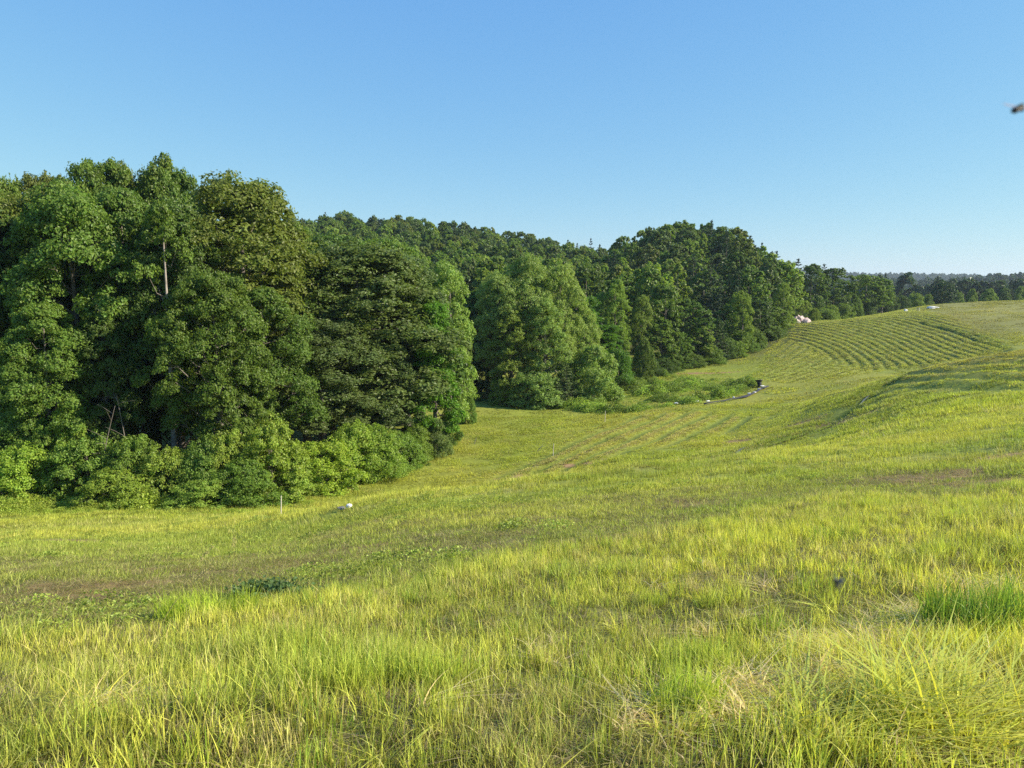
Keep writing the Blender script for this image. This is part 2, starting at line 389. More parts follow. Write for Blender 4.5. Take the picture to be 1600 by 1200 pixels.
M_LEAF = leaf_mat('leaf', spec=.28, rough=.45, transl=.38, var=.42)
M_NEEDLE = leaf_mat('needle', transl=.12, spec=.25, rough=.6)
M_GRASS = leaf_mat('grass_blade', transl=.36, src='inst', spec=.28, rough=.45, var=.55, base=(.075, .055, .025))  # brown dead base, darkened to paint shade into the gaps between blades
M_WEED = leaf_mat('weed_leaf', transl=.35, src='inst', spec=.3, rough=.5, var=.35)

def noise_mat(name, c1, c2, scale, rough=.9, bump=.5, c3=None, attr=None, dist=.02):
    m, t, out = new_mat(name)
    tc = N(t, 'ShaderNodeNewGeometry') if attr else N(t, 'ShaderNodeTexCoord')
    vec = tc.outputs['Position'] if attr else tc.outputs['Object']
    nz = N(t, 'ShaderNodeTexNoise'); nz.inputs['Scale'].default_value = scale; nz.inputs['Detail'].default_value = 8; nz.inputs['Roughness'].default_value = .65
    t.links.new(vec, nz.inputs['Vector'])
    cr = N(t, 'ShaderNodeValToRGB'); cr.color_ramp.elements[0].position = .32; cr.color_ramp.elements[1].position = .68
    cr.color_ramp.elements[0].color = (*c1, 1); cr.color_ramp.elements[1].color = (*c2, 1)
    if c3:
        e = cr.color_ramp.elements.new(.5); e.color = (*c3, 1)
    t.links.new(nz.outputs[0], cr.inputs[0])
    p = N(t, 'ShaderNodeBsdfPrincipled'); p.inputs['Roughness'].default_value = rough; p.inputs['Specular IOR Level'].default_value = .2
    col = cr.outputs[0]
    if attr:
        at = N(t, 'ShaderNodeAttribute', attribute_name=attr)
        mm = N(t, 'ShaderNodeMix', data_type='RGBA', blend_type='MULTIPLY'); mm.inputs[0].default_value = 1
        t.links.new(at.outputs['Color'], mm.inputs[6]); t.links.new(col, mm.inputs[7]); col = mm.outputs[2]
    t.links.new(col, p.inputs['Base Color'])
    b = N(t, 'ShaderNodeBump'); b.inputs['Strength'].default_value = bump; b.inputs['Distance'].default_value = dist
    t.links.new(nz.outputs[0], b.inputs['Height']); t.links.new(b.outputs[0], p.inputs['Normal'])
    t.links.new(p.outputs[0], out.inputs[0]); return m
M_GROUND = noise_mat('turf', (.55, .55, .5), (1.15, 1.15, 1.1), 3.2, attr='cover', bump=.9, dist=.06, c3=(.85, .86, .8))
M_BARK = noise_mat('bark', (.10, .085, .07), (.23, .20, .17), 6, bump=.8)
M_PALEBARK = noise_mat('pale_bark', (.20, .17, .14), (.40, .35, .30), 3, bump=.4)
M_STONE_W = noise_mat('white_stone', (.55, .54, .52), (.82, .81, .79), 5, bump=.5)
M_STONE_D = noise_mat('dark_stone', (.10, .10, .10), (.24, .23, .22), 6, bump=.6)
M_ROCK = noise_mat('pinkish_rubble', (.40, .30, .27), (.68, .55, .50), 1.5, bump=.6)
M_PIPE = noise_mat('black_plastic', (.012, .012, .014), (.03, .03, .033), 9, rough=.45, bump=.2)
M_FABRIC = noise_mat('grey_fabric', (.020, .022, .03), (.055, .055, .07), 7, rough=.85, bump=.5)
M_WOOD = noise_mat('weathered_wood', (.42, .38, .30), (.62, .57, .47), 9, bump=.5)
M_STRAW = noise_mat('dry_straw', (.26, .22, .09), (.42, .36, .16), 60, bump=.1)
M_INSECT = noise_mat('insect_body', (.03, .03, .035), (.10, .09, .09), 400, rough=.5, bump=.1)
M_WING = noise_mat('insect_wing', (.25, .25, .28), (.40, .40, .44), 300, rough=.4, bump=.1)
M_WATER, _t, _o = new_mat('shallow_water')
_p = N(_t, 'ShaderNodeBsdfPrincipled'); _p.inputs['Base Color'].default_value = (.10, .11, .09, 1); _p.inputs['Roughness'].default_value = .55; _p.inputs['Specular IOR Level'].default_value = .25
_t.links.new(_p.outputs[0], _o.inputs[0])

# ------------------------------------------------------------------ ground sheet
front = np.radians(np.concatenate([np.arange(-46, 16, .14), np.arange(16, 34.5, .07), np.arange(34.5, 46.01, .14)])); back = np.radians(np.arange(48, 313, 3.0))
AZ = np.concatenate([front, back])
RR = [0.15]
while RR[-1] < 7000:
    r = RR[-1]; RR.append(r + (r * .03 if r < 3 else r * .013 if r < 88 else .62 if r < 215 else r * .02))
RR = np.array(RR)
ag, rg = np.meshgrid(AZ, RR)
GX = rg * np.sin(ag); GY = rg * np.cos(ag)
gz = ground_z(GX, GY)
nr, na = GX.shape
V = np.stack([GX.ravel(), GY.ravel(), gz.ravel()], 1)
V = np.vstack([V, [[0, 0, float(ground_z(np.array([0.]), np.array([0.]))[0])]]])
i = np.arange(nr - 1)[:, None] * na; j = np.arange(na)[None, :]; jn = (j + 1) % na
Q = np.stack([i + j, i + jn, i + na + jn, i + na + j], -1).reshape(-1, 4)[:, ::-1]
fan = np.array([[len(V) - 1, (k + 1) % na, k, k] for k in range(na)])
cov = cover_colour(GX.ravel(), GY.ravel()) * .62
b = bare(GX.ravel(), GY.ravel())[:, None]
cov = cov * (1 - b) + DRT * (.8 + .6 * fbm(GX.ravel(), GY.ravel(), .3, 2, 7)[:, None]) * b
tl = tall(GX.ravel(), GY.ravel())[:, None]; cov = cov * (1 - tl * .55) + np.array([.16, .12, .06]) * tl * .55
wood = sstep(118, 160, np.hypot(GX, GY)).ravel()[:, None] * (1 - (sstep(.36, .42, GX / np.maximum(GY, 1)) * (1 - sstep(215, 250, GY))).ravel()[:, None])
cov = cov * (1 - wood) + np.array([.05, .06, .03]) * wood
cov = np.vstack([cov, cov[:1]]); cov = np.hstack([cov, np.ones((len(cov), 1))])
me = mesh_np('ground', V, Q, {'cover': ('POINT', 'FLOAT_COLOR', cov)}, smooth=True)
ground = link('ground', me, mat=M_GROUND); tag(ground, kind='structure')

# ------------------------------------------------------------------ haze: one box of air
def box_mesh(name, lo, hi):
    x0, y0, z0 = lo; x1, y1, z1 = hi
    Vv = [(x0, y0, z0), (x1, y0, z0), (x1, y1, z0), (x0, y1, z0), (x0, y0, z1), (x1, y0, z1), (x1, y1, z1), (x0, y1, z1)]
    Ff = [(0, 3, 2, 1), (4, 5, 6, 7), (0, 1, 5, 4), (1, 2, 6, 5), (2, 3, 7, 6), (3, 0, 4, 7)]
    return mesh_np(name, Vv, Ff)
HAZE = True
if HAZE:
    hm, ht, ho = new_mat('haze')
    pv = N(ht, 'ShaderNodeVolumePrincipled'); pv.inputs['Color'].default_value = (.72, .86, 1, 1); pv.inputs['Density'].default_value = .00013
    pv.inputs['Anisotropy'].default_value = .25
    ht.links.new(pv.outputs[0], ho.inputs['Volume'])
    hz = link('haze', box_mesh('haze', (-7200, -7200, float(gz.min()) - 1.5), (7200, 7200, 75)), mat=hm)
    tag(hz, kind='stuff')

# ------------------------------------------------------------------ plant builders
def unit(v): return v / np.maximum(np.linalg.norm(v, axis=-1, keepdims=True), 1e-9)
def leaves(rng, C, Nrm, size, aspect=.6, droop=.5, fold=.25):
    """one folded leaf (2 triangles) at each centre"""
    n = len(C)
    nrm = unit(Nrm)
    ax = unit(np.cross(nrm, rng.normal(size=(n, 3))))
    ax = unit(ax - np.array([0, 0, droop]) * rng.random((n, 1)))
    sd_ = unit(np.cross(nrm, ax)); nn = unit(np.cross(ax, sd_))
    L = size * rng.uniform(.6, 1.3, (n, 1)); Wd = L * aspect
    a = C - ax * L * .5; c_ = C + ax * L * .5
    b_ = C + sd_ * Wd * .5 + nn * Wd * fold; d = C - sd_ * Wd * .5 + nn * Wd * fold
    V_ = np.stack([a, b_, c_, d], 1).reshape(-1, 3)
    o = np.arange(n)[:, None] * 4
    T = np.concatenate([o + np.array([[0, 1, 2]]), o + np.array([[0, 2, 3]])], 1).reshape(-1, 3)
    v = np.repeat(rng.random(n), 2)
    return V_, T, v

def tube(path, radii, sides=6):
    path = np.asarray(path, float); n = len(path); V_ = []
    d = np.gradient(path, axis=0); d = unit(d)
    ref = np.array([.31, .2, .93]) if abs(d[0][2]) < .9 else np.array([1., .1, 0])
    for k in range(n):
        u = unit(np.cross(d[k], ref)); w = np.cross(d[k], u)
        an = np.linspace(0, 2 * np.pi, sides, endpoint=False)[:, None]
        V_.append(path[k] + radii[k] * (np.cos(an) * u + np.sin(an) * w))
    V_ = np.vstack(V_); Fq = []
    for k in range(n - 1):
        for s_ in range(sides):
            s2 = (s_ + 1) % sides
            Fq.append((k * sides + s_, k * sides + s2, (k + 1) * sides + s2, (k + 1) * sides + s_))
    return V_, np.array(Fq)
def join(parts):
    Vs, Fs, o = [], [], 0
    for v, f in parts:
        Vs.append(v); Fs.append(f + o); o += len(v)
    return np.vstack(Vs), np.vstack(Fs)

def broadleaf(seed, H, R, kind, nb, nc, nl, ls, sides=6, branches=True):
    """unit tree of height H and crown radius R.  nb boughs, nc sprays each, nl leaves each"""
    rng = np.random.default_rng(seed)
    cb = {'round': .22, 'poplar': .06, 'bush': .02, 'tall': .28, 'locust': .12}[kind]
    zc = lambda q: H * (cb + (1 - cb) * q)
    def rad(q):
        if kind == 'round': return R * np.sqrt(np.clip(1 - (2 * (q * .93 + .04) - .86) ** 2 / 1.35, .02, 1))
        if kind == 'tall': return R * np.sqrt(np.clip(1 - np.abs((q - .42) / .62) ** 2.4, .03, 1))
        if kind == 'poplar': return R * np.sqrt(np.clip(1 - np.abs((q - .38) / .66) ** 2.2, .04, 1))
        if kind == 'locust': return R * np.clip(1.05 - .75 * q, .15, 1)
        return R * np.sqrt(np.clip(1 - q ** 2, .04, 1))
    # boughs
    q = (np.arange(nb) + rng.random(nb)) / nb
    if kind == 'bush': q = q ** 1.2 * .92
    ang = np.arange(nb) * 2.39996 + rng.normal(0, .35, nb)
    lump = 1 + .18 * np.sin(ang * 2 + seed) + .10 * np.sin(ang * 3 + 9 * q + seed * 2)
    br = R * rng.uniform(.26, .46, nb) * {'poplar': .85, 'bush': 1.0}.get(kind, 1.0)
    rr = np.maximum(rad(q) * lump - br * .75, 0) * rng.uniform(.72, 1.05, nb)
    BC = np.stack([np.cos(ang) * rr, np.sin(ang) * rr, zc(q * .94 + .02)], 1)
    top = np.array([[rng.normal(0, R * .1), rng.normal(0, R * .1), H - br.mean() * .5]]); BC = np.vstack([BC, top]); br = np.append(br, R * .28)
    flat = {'poplar': 1.15, 'bush': .85, 'round': .88, 'tall': .80, 'locust': .55}[kind]
    # sprays on each bough
    nB = len(BC)
    d = unit(rng.normal(size=(nB, nc, 3))); d[..., 2] = np.abs(d[..., 2]) * .9 - .25 * rng.random((nB, nc))
    outw = unit(np.concatenate([BC[:, :2], np.zeros((nB, 1))], 1))[:, None, :]
    d = unit(d + outw * .45)
    S = BC[:, None, :] + d * br[:, None, None] * rng.uniform(.55, 1.08, (nB, nc, 1)) * np.array([1, 1, flat])
    if kind in ('round', 'tall', 'locust'):   # outer sprays hang
        S[..., 2] -= (np.hypot(S[..., 0], S[..., 1]) / R) ** 2 * R * .10
    S = S.reshape(-1, 3); Sd = d.reshape(-1, 3)
    sr = np.repeat(br, nc) * rng.uniform(.20, .40, len(S))
    p = unit(rng.normal(size=(len(S), nl, 3))) * rng.random((len(S), nl, 1)) ** .45
    p = p * np.array([1, 1, .72 if kind != 'poplar' else 1.1])
    Cn = S[:, None, :] + p * sr[:, None, None]
    Cn[..., 2] -= sr[:, None] * (np.hypot(p[..., 0], p[..., 1]) ** 2) * .35
    up = np.array([0, 0, 1.0])
    Nn = unit(p) * .8 + Sd[:, None, :] * .8 + up * .35 + rng.normal(size=p.shape) * .6
    keep = Cn.reshape(-1, 3)[:, 2] > (.03 * H if kind != 'bush' else .0)
    Cn = Cn.reshape(-1, 3)[keep]; Nn = Nn.reshape(-1, 3)[keep]
    V_, T, v = leaves(rng, Cn, Nn, ls, aspect=.62 if kind != 'locust' else .5, droop=.6)
    # whole sprays vary a little in brightness: new growth
    sv = np.repeat(rng.random(len(S)), nl)[keep]; v = .6 * v + .4 * np.repeat(sv, 2)
    crown = mesh_np('crown', V_, T, {'v': ('FACE', 'FLOAT', v)})
    # wood
    zt = np.linspace(-.25, H * .93, 8); lean = rng.normal(0, .012 * H, 2)
    tp = np.stack([np.sin(zt / H * 2.2) * lean[0], np.sin(zt / H * 2.6) * lean[1], zt], 1)
    r0 = .018 * H
    tv, tf = tube(tp, r0 * np.clip(1.05 - zt / H, .08, 1.2) * np.where(zt < 0, 1.25, 1), sides + 2)
    trunk = mesh_np('trunk', tv, tf, smooth=True)
    limbs = None
    if branches:
        parts = []
        for k in range(nB - 1):
            e = BC[k]; z0 = max(H * .08, e[2] - np.hypot(e[0], e[1]) * rng.uniform(.5, 1.0)); z0 = min(z0, e[2] * .97)
            s0 = np.array([np.sin(z0 / H * 2.2) * lean[0], np.sin(z0 / H * 2.6) * lean[1], z0])
            mid = s0 * .5 + e * .5 - np.array([0, 0, .04 * H * rng.random()])
            rb = r0 * .34 * (1.1 - z0 / H)
            parts.append(tube([s0, mid, e], [rb, rb * .7, rb * .3], 5))
            for q_ in rng.choice(nc, min(3, nc), replace=False):
                parts.append(tube([mid * .35 + e * .65, S[k * nc + q_]], [rb * .35, rb * .12], 4))
        lv, lf = join(parts); limbs = mesh_np('limbs', lv, lf, smooth=True)
    return crown, trunk, limbs

def conifer(seed, H, R, tiers, per, nl, ls, base=.12, irregular=.35, up=.12):
    rng = np.random.default_rng(seed); Cs, Ns, parts = [], [], []
    for t_ in range(tiers):
        q = (t_ + rng.random() * .5) / tiers
        z = H * (base + (1 - base) * q)
        R_ = R * (1 - q) ** .72 * (1 if q > .12 else .8) + .04 * R
        for k in range(per):
            if rng.random() < .12 * irregular: continue
            a = t_ * 1.1 + k * 2 * np.pi / per + rng.normal(0, .3)
            L = R_ * rng.uniform(1 - irregular, 1 + irregular * .4)
            n = max(6, int(nl * (L / R) ** 1.2))
            s_ = rng.random(n) ** .7
            w = (rng.random(n) - .5) * L * .55 * (1.15 - s_)
            x = s_ * L; zz = z + up * L * s_ ** 1.8 * 1.6 - .06 * L * s_ + rng.normal(0, .035 * L + .02, n) - np.abs(w) * .12
            ca, sa = math.cos(a), math.sin(a)
            Cs.append(np.stack([x * ca - w * sa, x * sa + w * ca, zz], 1))
            Ns.append(np.stack([.3 * ca + rng.normal(0, .45, n), .3 * sa + rng.normal(0, .45, n), .9 + rng.normal(0, .35, n)], 1))
            parts.append(tube([[0, 0, z], [L * .55 * ca, L * .55 * sa, z + up * L * .4], [L * .93 * ca, L * .93 * sa, z + up * L * 1.2]], [.010 * H * (1 - q) + .01, .006 * H * (1 - q) + .008, .006], 4))
    n = 40; Cs.append(np.stack([rng.normal(0, .03 * R, n), rng.normal(0, .03 * R, n), H * rng.uniform(.93, 1.0, n)], 1)); Ns.append(rng.normal(size=(n, 3)))
    V_, T, v = leaves(rng, np.vstack(Cs), np.vstack(Ns), ls, aspect=.38, droop=.1)
    crown = mesh_np('crown', V_, T, {'v': ('FACE', 'FLOAT', v)})
    zt = np.linspace(-.25, H * .97, 6)
    tv, tf = tube(np.stack([zt * 0, zt * 0, zt], 1), .016 * H * np.clip(1.04 - zt / H, .05, 1.1), 7)
    lv, lf = join(parts)
    return crown, mesh_np('trunk', tv, tf, smooth=True), mesh_np('limbs', lv, lf, smooth=True)

# prototypes, each built once: (meshes, nominal height, nominal radius)
PROTO = {}
def proto(key, meshes, H, R, leafm=None):
    for mm, mt in zip(meshes, (leafm or M_LEAF, M_BARK, M_BARK)):
        if mm is not None: mm.materials.append(mt)
    PROTO[key] = (meshes, H, R)
for k in range(4): proto('big%d' % k, broadleaf(10 + k, 18, 4.2, 'tall' if k % 2 else 'round', 52, 30, 48, .21), 18, 4.2)
for k in range(2): proto('pop%d' % k, broadleaf(30 + k, 16, 3.0, 'poplar', 60, 22, 30, .19), 16, 3.0)
proto('popb', broadleaf(35, 16, 4.0, 'tall', 60, 26, 34, .20), 16, 4.0)
proto('loc0', broadleaf(40, 12, 2.6, 'locust', 40, 24, 34, .18), 12, 2.6)
for k in range(3): proto('bush%d' % k, broadleaf(50 + k, 4, 2.4, 'bush', 26, 26, 34, .13), 4, 2.4)
for k in range(3): proto('mid%d' % k, broadleaf(60 + k, 14, 3.6, ('round', 'tall', 'round')[k], 30, 15, 22, .38), 14, 3.6)
for k in range(4): proto('far%d' % k, broadleaf(70 + k, 14, 4.2, ('round', 'tall', 'round', 'round')[k], 26, 12, 16, .58, 4), 14, 4.2)
proto('farpop0', broadleaf(80, 13, 2.2, 'poplar', 22, 12, 16, .45, 4), 13, 2.2)
proto('pine0', conifer(90, 14, 3.2, 17, 6, 90, .48, .2, .5, .16), 14, 3.2, M_NEEDLE)
proto('pine1', conifer(91, 15, 3.8, 14, 5, 110, .50, .3, .6, .2), 15, 3.8, M_NEEDLE)
proto('spruce0', conifer(92, 5, 1.6, 16, 8, 90, .20, .02, .3, .10), 5, 1.6, M_NEEDLE)

def plant(name, key, x, y, H, R, tint, rng, label, cat, group=None, limbs=True, sink=0.15, lean=0.0):
    meshes, h0, r0 = PROTO[key]
    z = float(ground_z(np.array([x]), np.array([y]))[0]) - sink
    root = bpy.data.objects.new(name, None); COL.objects.link(root)
    root.empty_display_size = .3
    root.location = (x, y, z); root.rotation_euler = (rng.gauss(0, lean), rng.gauss(0, lean), rng.random() * 6.283)
    root.scale = (R / r0, R / r0, (H + sink) / h0)
    tag(root, label, cat, group)
    for nm, mm in (('crown', meshes[0]), ('trunk', meshes[1]), ('limbs', meshes[2] if limbs else None)):
        if mm is None: continue
        c = bpy.data.objects.new(nm, mm); COL.objects.link(c); c.parent = root
        c.color = (*[max(.004, v) for v in tint], 1) if nm == 'crown' else (1, 1, 1, 1)
    return root

rnd = random.Random(4)
def top_h(px, Y, py_top):
    dx, dy, dz = ray(px, py_top); x = dx / dy * Y
    return x, dz / dy * Y - float(ground_z(np.array([x]), np.array([Y]))[0])
def rw(Y, wpx): return wpx / 2 / F * Y

DK = (.090, .145, .024); MD = (.130, .200, .030); LT = (.190, .265, .038); YG = (.205, .285, .034); BG = (.110, .160, .042); BR = (.138, .172, .030); PL = (.235, .325, .070); VG = (.105, .215, .018)
def tj(c, a=.12):
    k = 1 + rnd.uniform(-a, a); return (c[0] * k * (1 + rnd.uniform(-.06, .06)), c[1] * k, c[2] * k * (1 + rnd.uniform(-.1, .1)))
# --- the near wood on the left. (px, top py, depth, width px, proto, tint, label)
NEAR_TREES = [
 (-60, 300, 50, 170, 'big0', DK, None), (-190, 290, 52, 180, 'big1', MD, None), (-320, 310, 50, 180, 'big2', DK, None),
 (22, 306, 51, 130, 'big1', BR, 'broadleaf tree with brownish tinged leaves at the left edge of the near wood'),
 (112, 300, 49, 150, 'big2', MD, 'big mid green maple with leaves hanging in shelves, second from the left'),
 (180, 306, 52, 120, 'big3', MD, 'tall leafy tree just left of the slender tree with the pale trunk'),
 (262, 322, 50, 120, 'big0', DK, 'dark tree directly behind the slender tree with the pale trunk'),
 (362, 284, 54, 175, 'big2', BR, 'broad round topped olive green tree high at the right of the near wood'),
 (335, 430, 46, 105, 'big1', MD, 'lower spreading tree in front of the round topped olive tree'),
 (60, 480, 45, 105, 'big3', MD, 'low bright leafed tree above the shrubs near the left edge'),
 (160, 500, 46, 80, 'big0', DK, 'low dark tree behind the vine covered shrubs left of the pale trunk'),
 (408, 455, 50, 110, 'big3', MD, 'narrow tree filling the gap before the dark grey green maple'),
 (470, 392, 60, 130, 'big0', DK, 'dark tree rising behind the left shoulder of the grey green maple'),
 (556, 386, 62, 190, 'big2', BG, 'very large dark grey green maple with a rounded crown at the wood corner'),
 (500, 500, 56, 140, 'big1', BG, 'lower dark grey green maple in deep shade above the small gap in the shrubs'),
 (632, 404, 69, 100, 'big0', BG, 'dark green tree at the right shoulder of the large grey green maple'),
 (598, 520, 60, 90, 'big3', BG, 'small dark grey green tree over the last shrubs of the wood corner'),
 (676, 470, 61.5, 78, 'loc0', VG, 'bright green narrow locust hung with vines at the right end of the near wood'),
 (698, 412, 74, 72, 'pop0', PL, 'pale yellow green poplar behind the bright green locust'),
 (726, 480, 78, 24, 'pop1', PL, 'slim pale sapling beside the pale poplar at the edge of the shaded gap'),
 (150, 256, 60, 96, 'big1', MD, 'pointed poplar top standing above the wood, left of the skyline notch'),
 (186, 266, 61, 70, 'pop1', BR, 'thin yellowish treetop just right of the pointed poplar top'),
 (252, 248, 61, 92, 'pop0', MD, 'highest treetop of the near wood, a twin pointed poplar'),
 (222, 272, 63, 76, 'big3', BG, 'bluish green treetop leaning on the highest poplar of the wood'),
 (292, 272, 62, 70, 'big1', MD, 'treetop with small upright tips right of the highest poplar'),
 (60, 280, 60, 90, 'big1', BR, 'thin topped tree on the skyline near the left edge of the photo'),
 (12, 288, 58, 80, 'big3', MD, 'leafy top cut by the left edge of the photo'),
 (100, 288, 59, 80, 'big1', MD, 'small skyline tip between the thin topped tree and the pointed poplar'),
 (404, 312, 66, 80, 'big3', LT, 'light green tree behind the right side of the olive tree'),
 (440, 352, 68, 96, 'big1', MD, 'rounded green tree stepping down behind the light green one'),
 (505, 372, 72, 120, 'big3', DK, 'dark broad tree behind the left of the large grey green maple'),
 (590, 378, 76, 110, 'big1', MD, 'green tree whose top shows over the large grey green maple'),
]
for n_, (px, pt, Y, w, key, tint, lab) in enumerate(NEAR_TREES):
    x, H = top_h(px, Y, pt)
    plant('poplar_tree' if key.startswith('pop') else 'broadleaf_tree', key, x, Y, H, rw(Y, w) * (1.42 if key[0] == 'b' else 1.3), tj(tint), rnd,
          lab or ('leafy tree of the near wood continuing beyond the left edge, %s' % {-60: 'nearest the edge', -190: 'second out', -320: 'farthest out'}[px]), 'tree', 'trees of the near wood on the left', lean=.02)
pale = broadleaf(300, 17, 3.0, 'tall', 16, 22, 40, .20); 
for mm, mt in zip(pale, (M_LEAF, M_PALEBARK, M_BARK)): mm.materials.append(mt)
PROTO['pale'] = (pale, 17, 3.0)
x, H = top_h(250, 47, 318)
plant('broadleaf_tree', 'pale', x, 47, H, rw(47, 110), tj(MD), rnd, 'slender tree whose pale trunk shows in the dark gap of the near wood', 'tree', 'trees of the near wood on the left')
# filler trees deeper in the wood so that no daylight shows through
k = 0
for Y in (65, 76):
    for px in range(-320, 690 if Y < 72 else 660, 74):
        p2 = px + rnd.uniform(-20, 20); pt = np.interp(p2, [-300, 0, 300, 400, 460, 560, 660, 700], [310, 320, 310, 350, 400, 430, 450, 480]) + rnd.uniform(0, 40)
        x, H = top_h(p2, Y, pt)
        plant('broadleaf_tree', 'mid%d' % (k % 3), x, Y, H, rnd.uniform(3.2, 4.4), tj(DK), rnd,
              'dark tree deep in the near wood, %s row, behind %s' % ('second' if Y < 70 else 'third', 'the leftmost trees' if p2 < -20 else 'the second maple' if p2 < 150 else 'the pale trunk' if p2 < 300 else 'the olive tree' if p2 < 450 else 'the large grey green maple' if p2 < 620 else 'the vine hung locust'), 'tree', 'trees inside the near wood', limbs=False); k += 1

# visible pale trunk, a leaning dead stem
def dead_stem(px, Y, pyb, pyt, lean, label):
    dx, dy, dz = ray(px, pyb); x = dx / dy * Y; z0 = gz0 = float(ground_z(np.array([x]), np.array([Y]))[0]); h = top_h(px, Y, pyt)[1]
    root = bpy.data.objects.new('dead_sapling', None); COL.objects.link(root); root.location = (x, Y, z0); tag(root, label, 'dead tree')
    rg_ = np.random.default_rng(int(px)); t = np.linspace(0, 1, 7); path = np.stack([lean * h * t ** 1.4, t * .2, h * t - .1], 1)
    v, f = tube(path, .04 * (1.1 - .8 * t), 6); link('trunk', mesh_np('trunk', v * [1, 1, 1], f, smooth=True), root, M_BARK)
    for k in range(7):
        q = rg_.uniform(.45, .95); b0 = np.array([lean * h * q ** 1.4, q * .2, h * q - .1]); d = unit(np.array([rg_.normal() + lean, rg_.normal() * .6 - .3, rg_.uniform(.1, .9)])) * rg_.uniform(.6, 1.6)
        v, f = tube([b0, b0 + d * .5 + [0, 0, .05], b0 + d], [.014, .010, .005], 5); link('limb', mesh_np('limb', v, f, smooth=True), root, M_BARK)
dead_stem(146, 42.6, 700, 632, .22, 'thin dead sapling leaning right above the shrubs, left of the pale trunk')
dead_stem(205, 43.6, 700, 612, -.12, 'bare twiggy dead sapling in the dark gap just left of the pale trunk')
# --- shrubs along the foot of the wood
SHRUBS = [
 (-110, 690, 43.5, 130, 'bush0', LT, 'leafy shrub beyond the left edge of the photo'),
 (28, 700, 42, 110, 'bush1', YG, 'rounded yellow green bush at the left edge of the photo'),
 (10, 640, 44.5, 120, 'bush2', LT, 'tall light green shrub behind the yellow green bush at the left edge'),
 (70, 668, 43.6, 76, 'bush0', MD, 'olive green shrub right behind the yellow green bush'),
 (112, 628, 44.5, 76, 'bush1', LT, 'upright shrub with a bright leafy tip left of the pale trunk'),
 (130, 686, 42.6, 100, 'bush2', MD, 'wide mid green shrub with a dark hollow on its left side'),
 (206, 684, 42.8, 90, 'bush0', MD, 'dense clipped looking green shrub below the pale trunk'),
 (180, 735, 41, 90, 'bush1', LT, 'low shrub at the grass edge below the dense green shrub'),
 (262, 702, 42.8, 84, 'bush2', LT, 'vine covered shrub right below the pale trunk'),
 (316, 690, 43.2, 84, 'bush1', MD, 'vine draped shrub with pale tendrils in front of the low spreading tree'),
 (352, 676, 43.8, 84, 'bush0', LT, 'tall vine covered shrub left of the highest shrub of the row'),
 (420, 660, 45, 110, 'bush2', LT, 'highest and broadest shrub of the row at the foot of the wood'),
 (382, 722, 42.5, 90, 'bush1', MD, 'low dark based shrub at the grass edge below the highest shrub'),
 (320, 748, 41.6, 90, 'bush0', LT, 'low leafy shrub at the grass edge in the middle of the row'),
 (455, 706, 46, 70, 'bush0', LT, 'small shrub leaning out right of the highest shrub'),
 (500, 690, 48, 96, 'bush2', YG, 'round light green shrub beside the small dark gap'),
 (548, 664, 50.5, 90, 'bush1', LT, 'arching light green shrub right of the small dark gap'),
 (585, 668, 52.5, 86, 'bush0', LT, 'shrub of the corner row below the small grey green tree'),
 (622, 676, 55, 70, 'bush2', MD, 'darker small shrub near the end of the corner row'),
 (650, 668, 57.5, 54, 'bush1', MD, 'shrub at the foot of the bright green locust'),
 (682, 656, 60, 44, 'bush0', BG, 'dark shrub with drooping leaves at the very corner of the wood'),
 (702, 642, 65, 30, 'bush2', DK, 'last low dark shrub at the right end of the wood'),
 (732, 616, 76, 22, 'bush1', MD, 'small lone bush at the mouth of the shaded gap'),
]
for px, pt, Y, w, key, tint, lab in SHRUBS:
    x, H = top_h(px, Y, pt)
    plant('shrub', key, x, Y, max(H, .8) * 1.02, rw(Y, w) * 1.25, tj([c_ * 1.3 for c_ in tint]), rnd, lab, 'shrub', 'shrubs along the foot of the near wood', sink=.1)

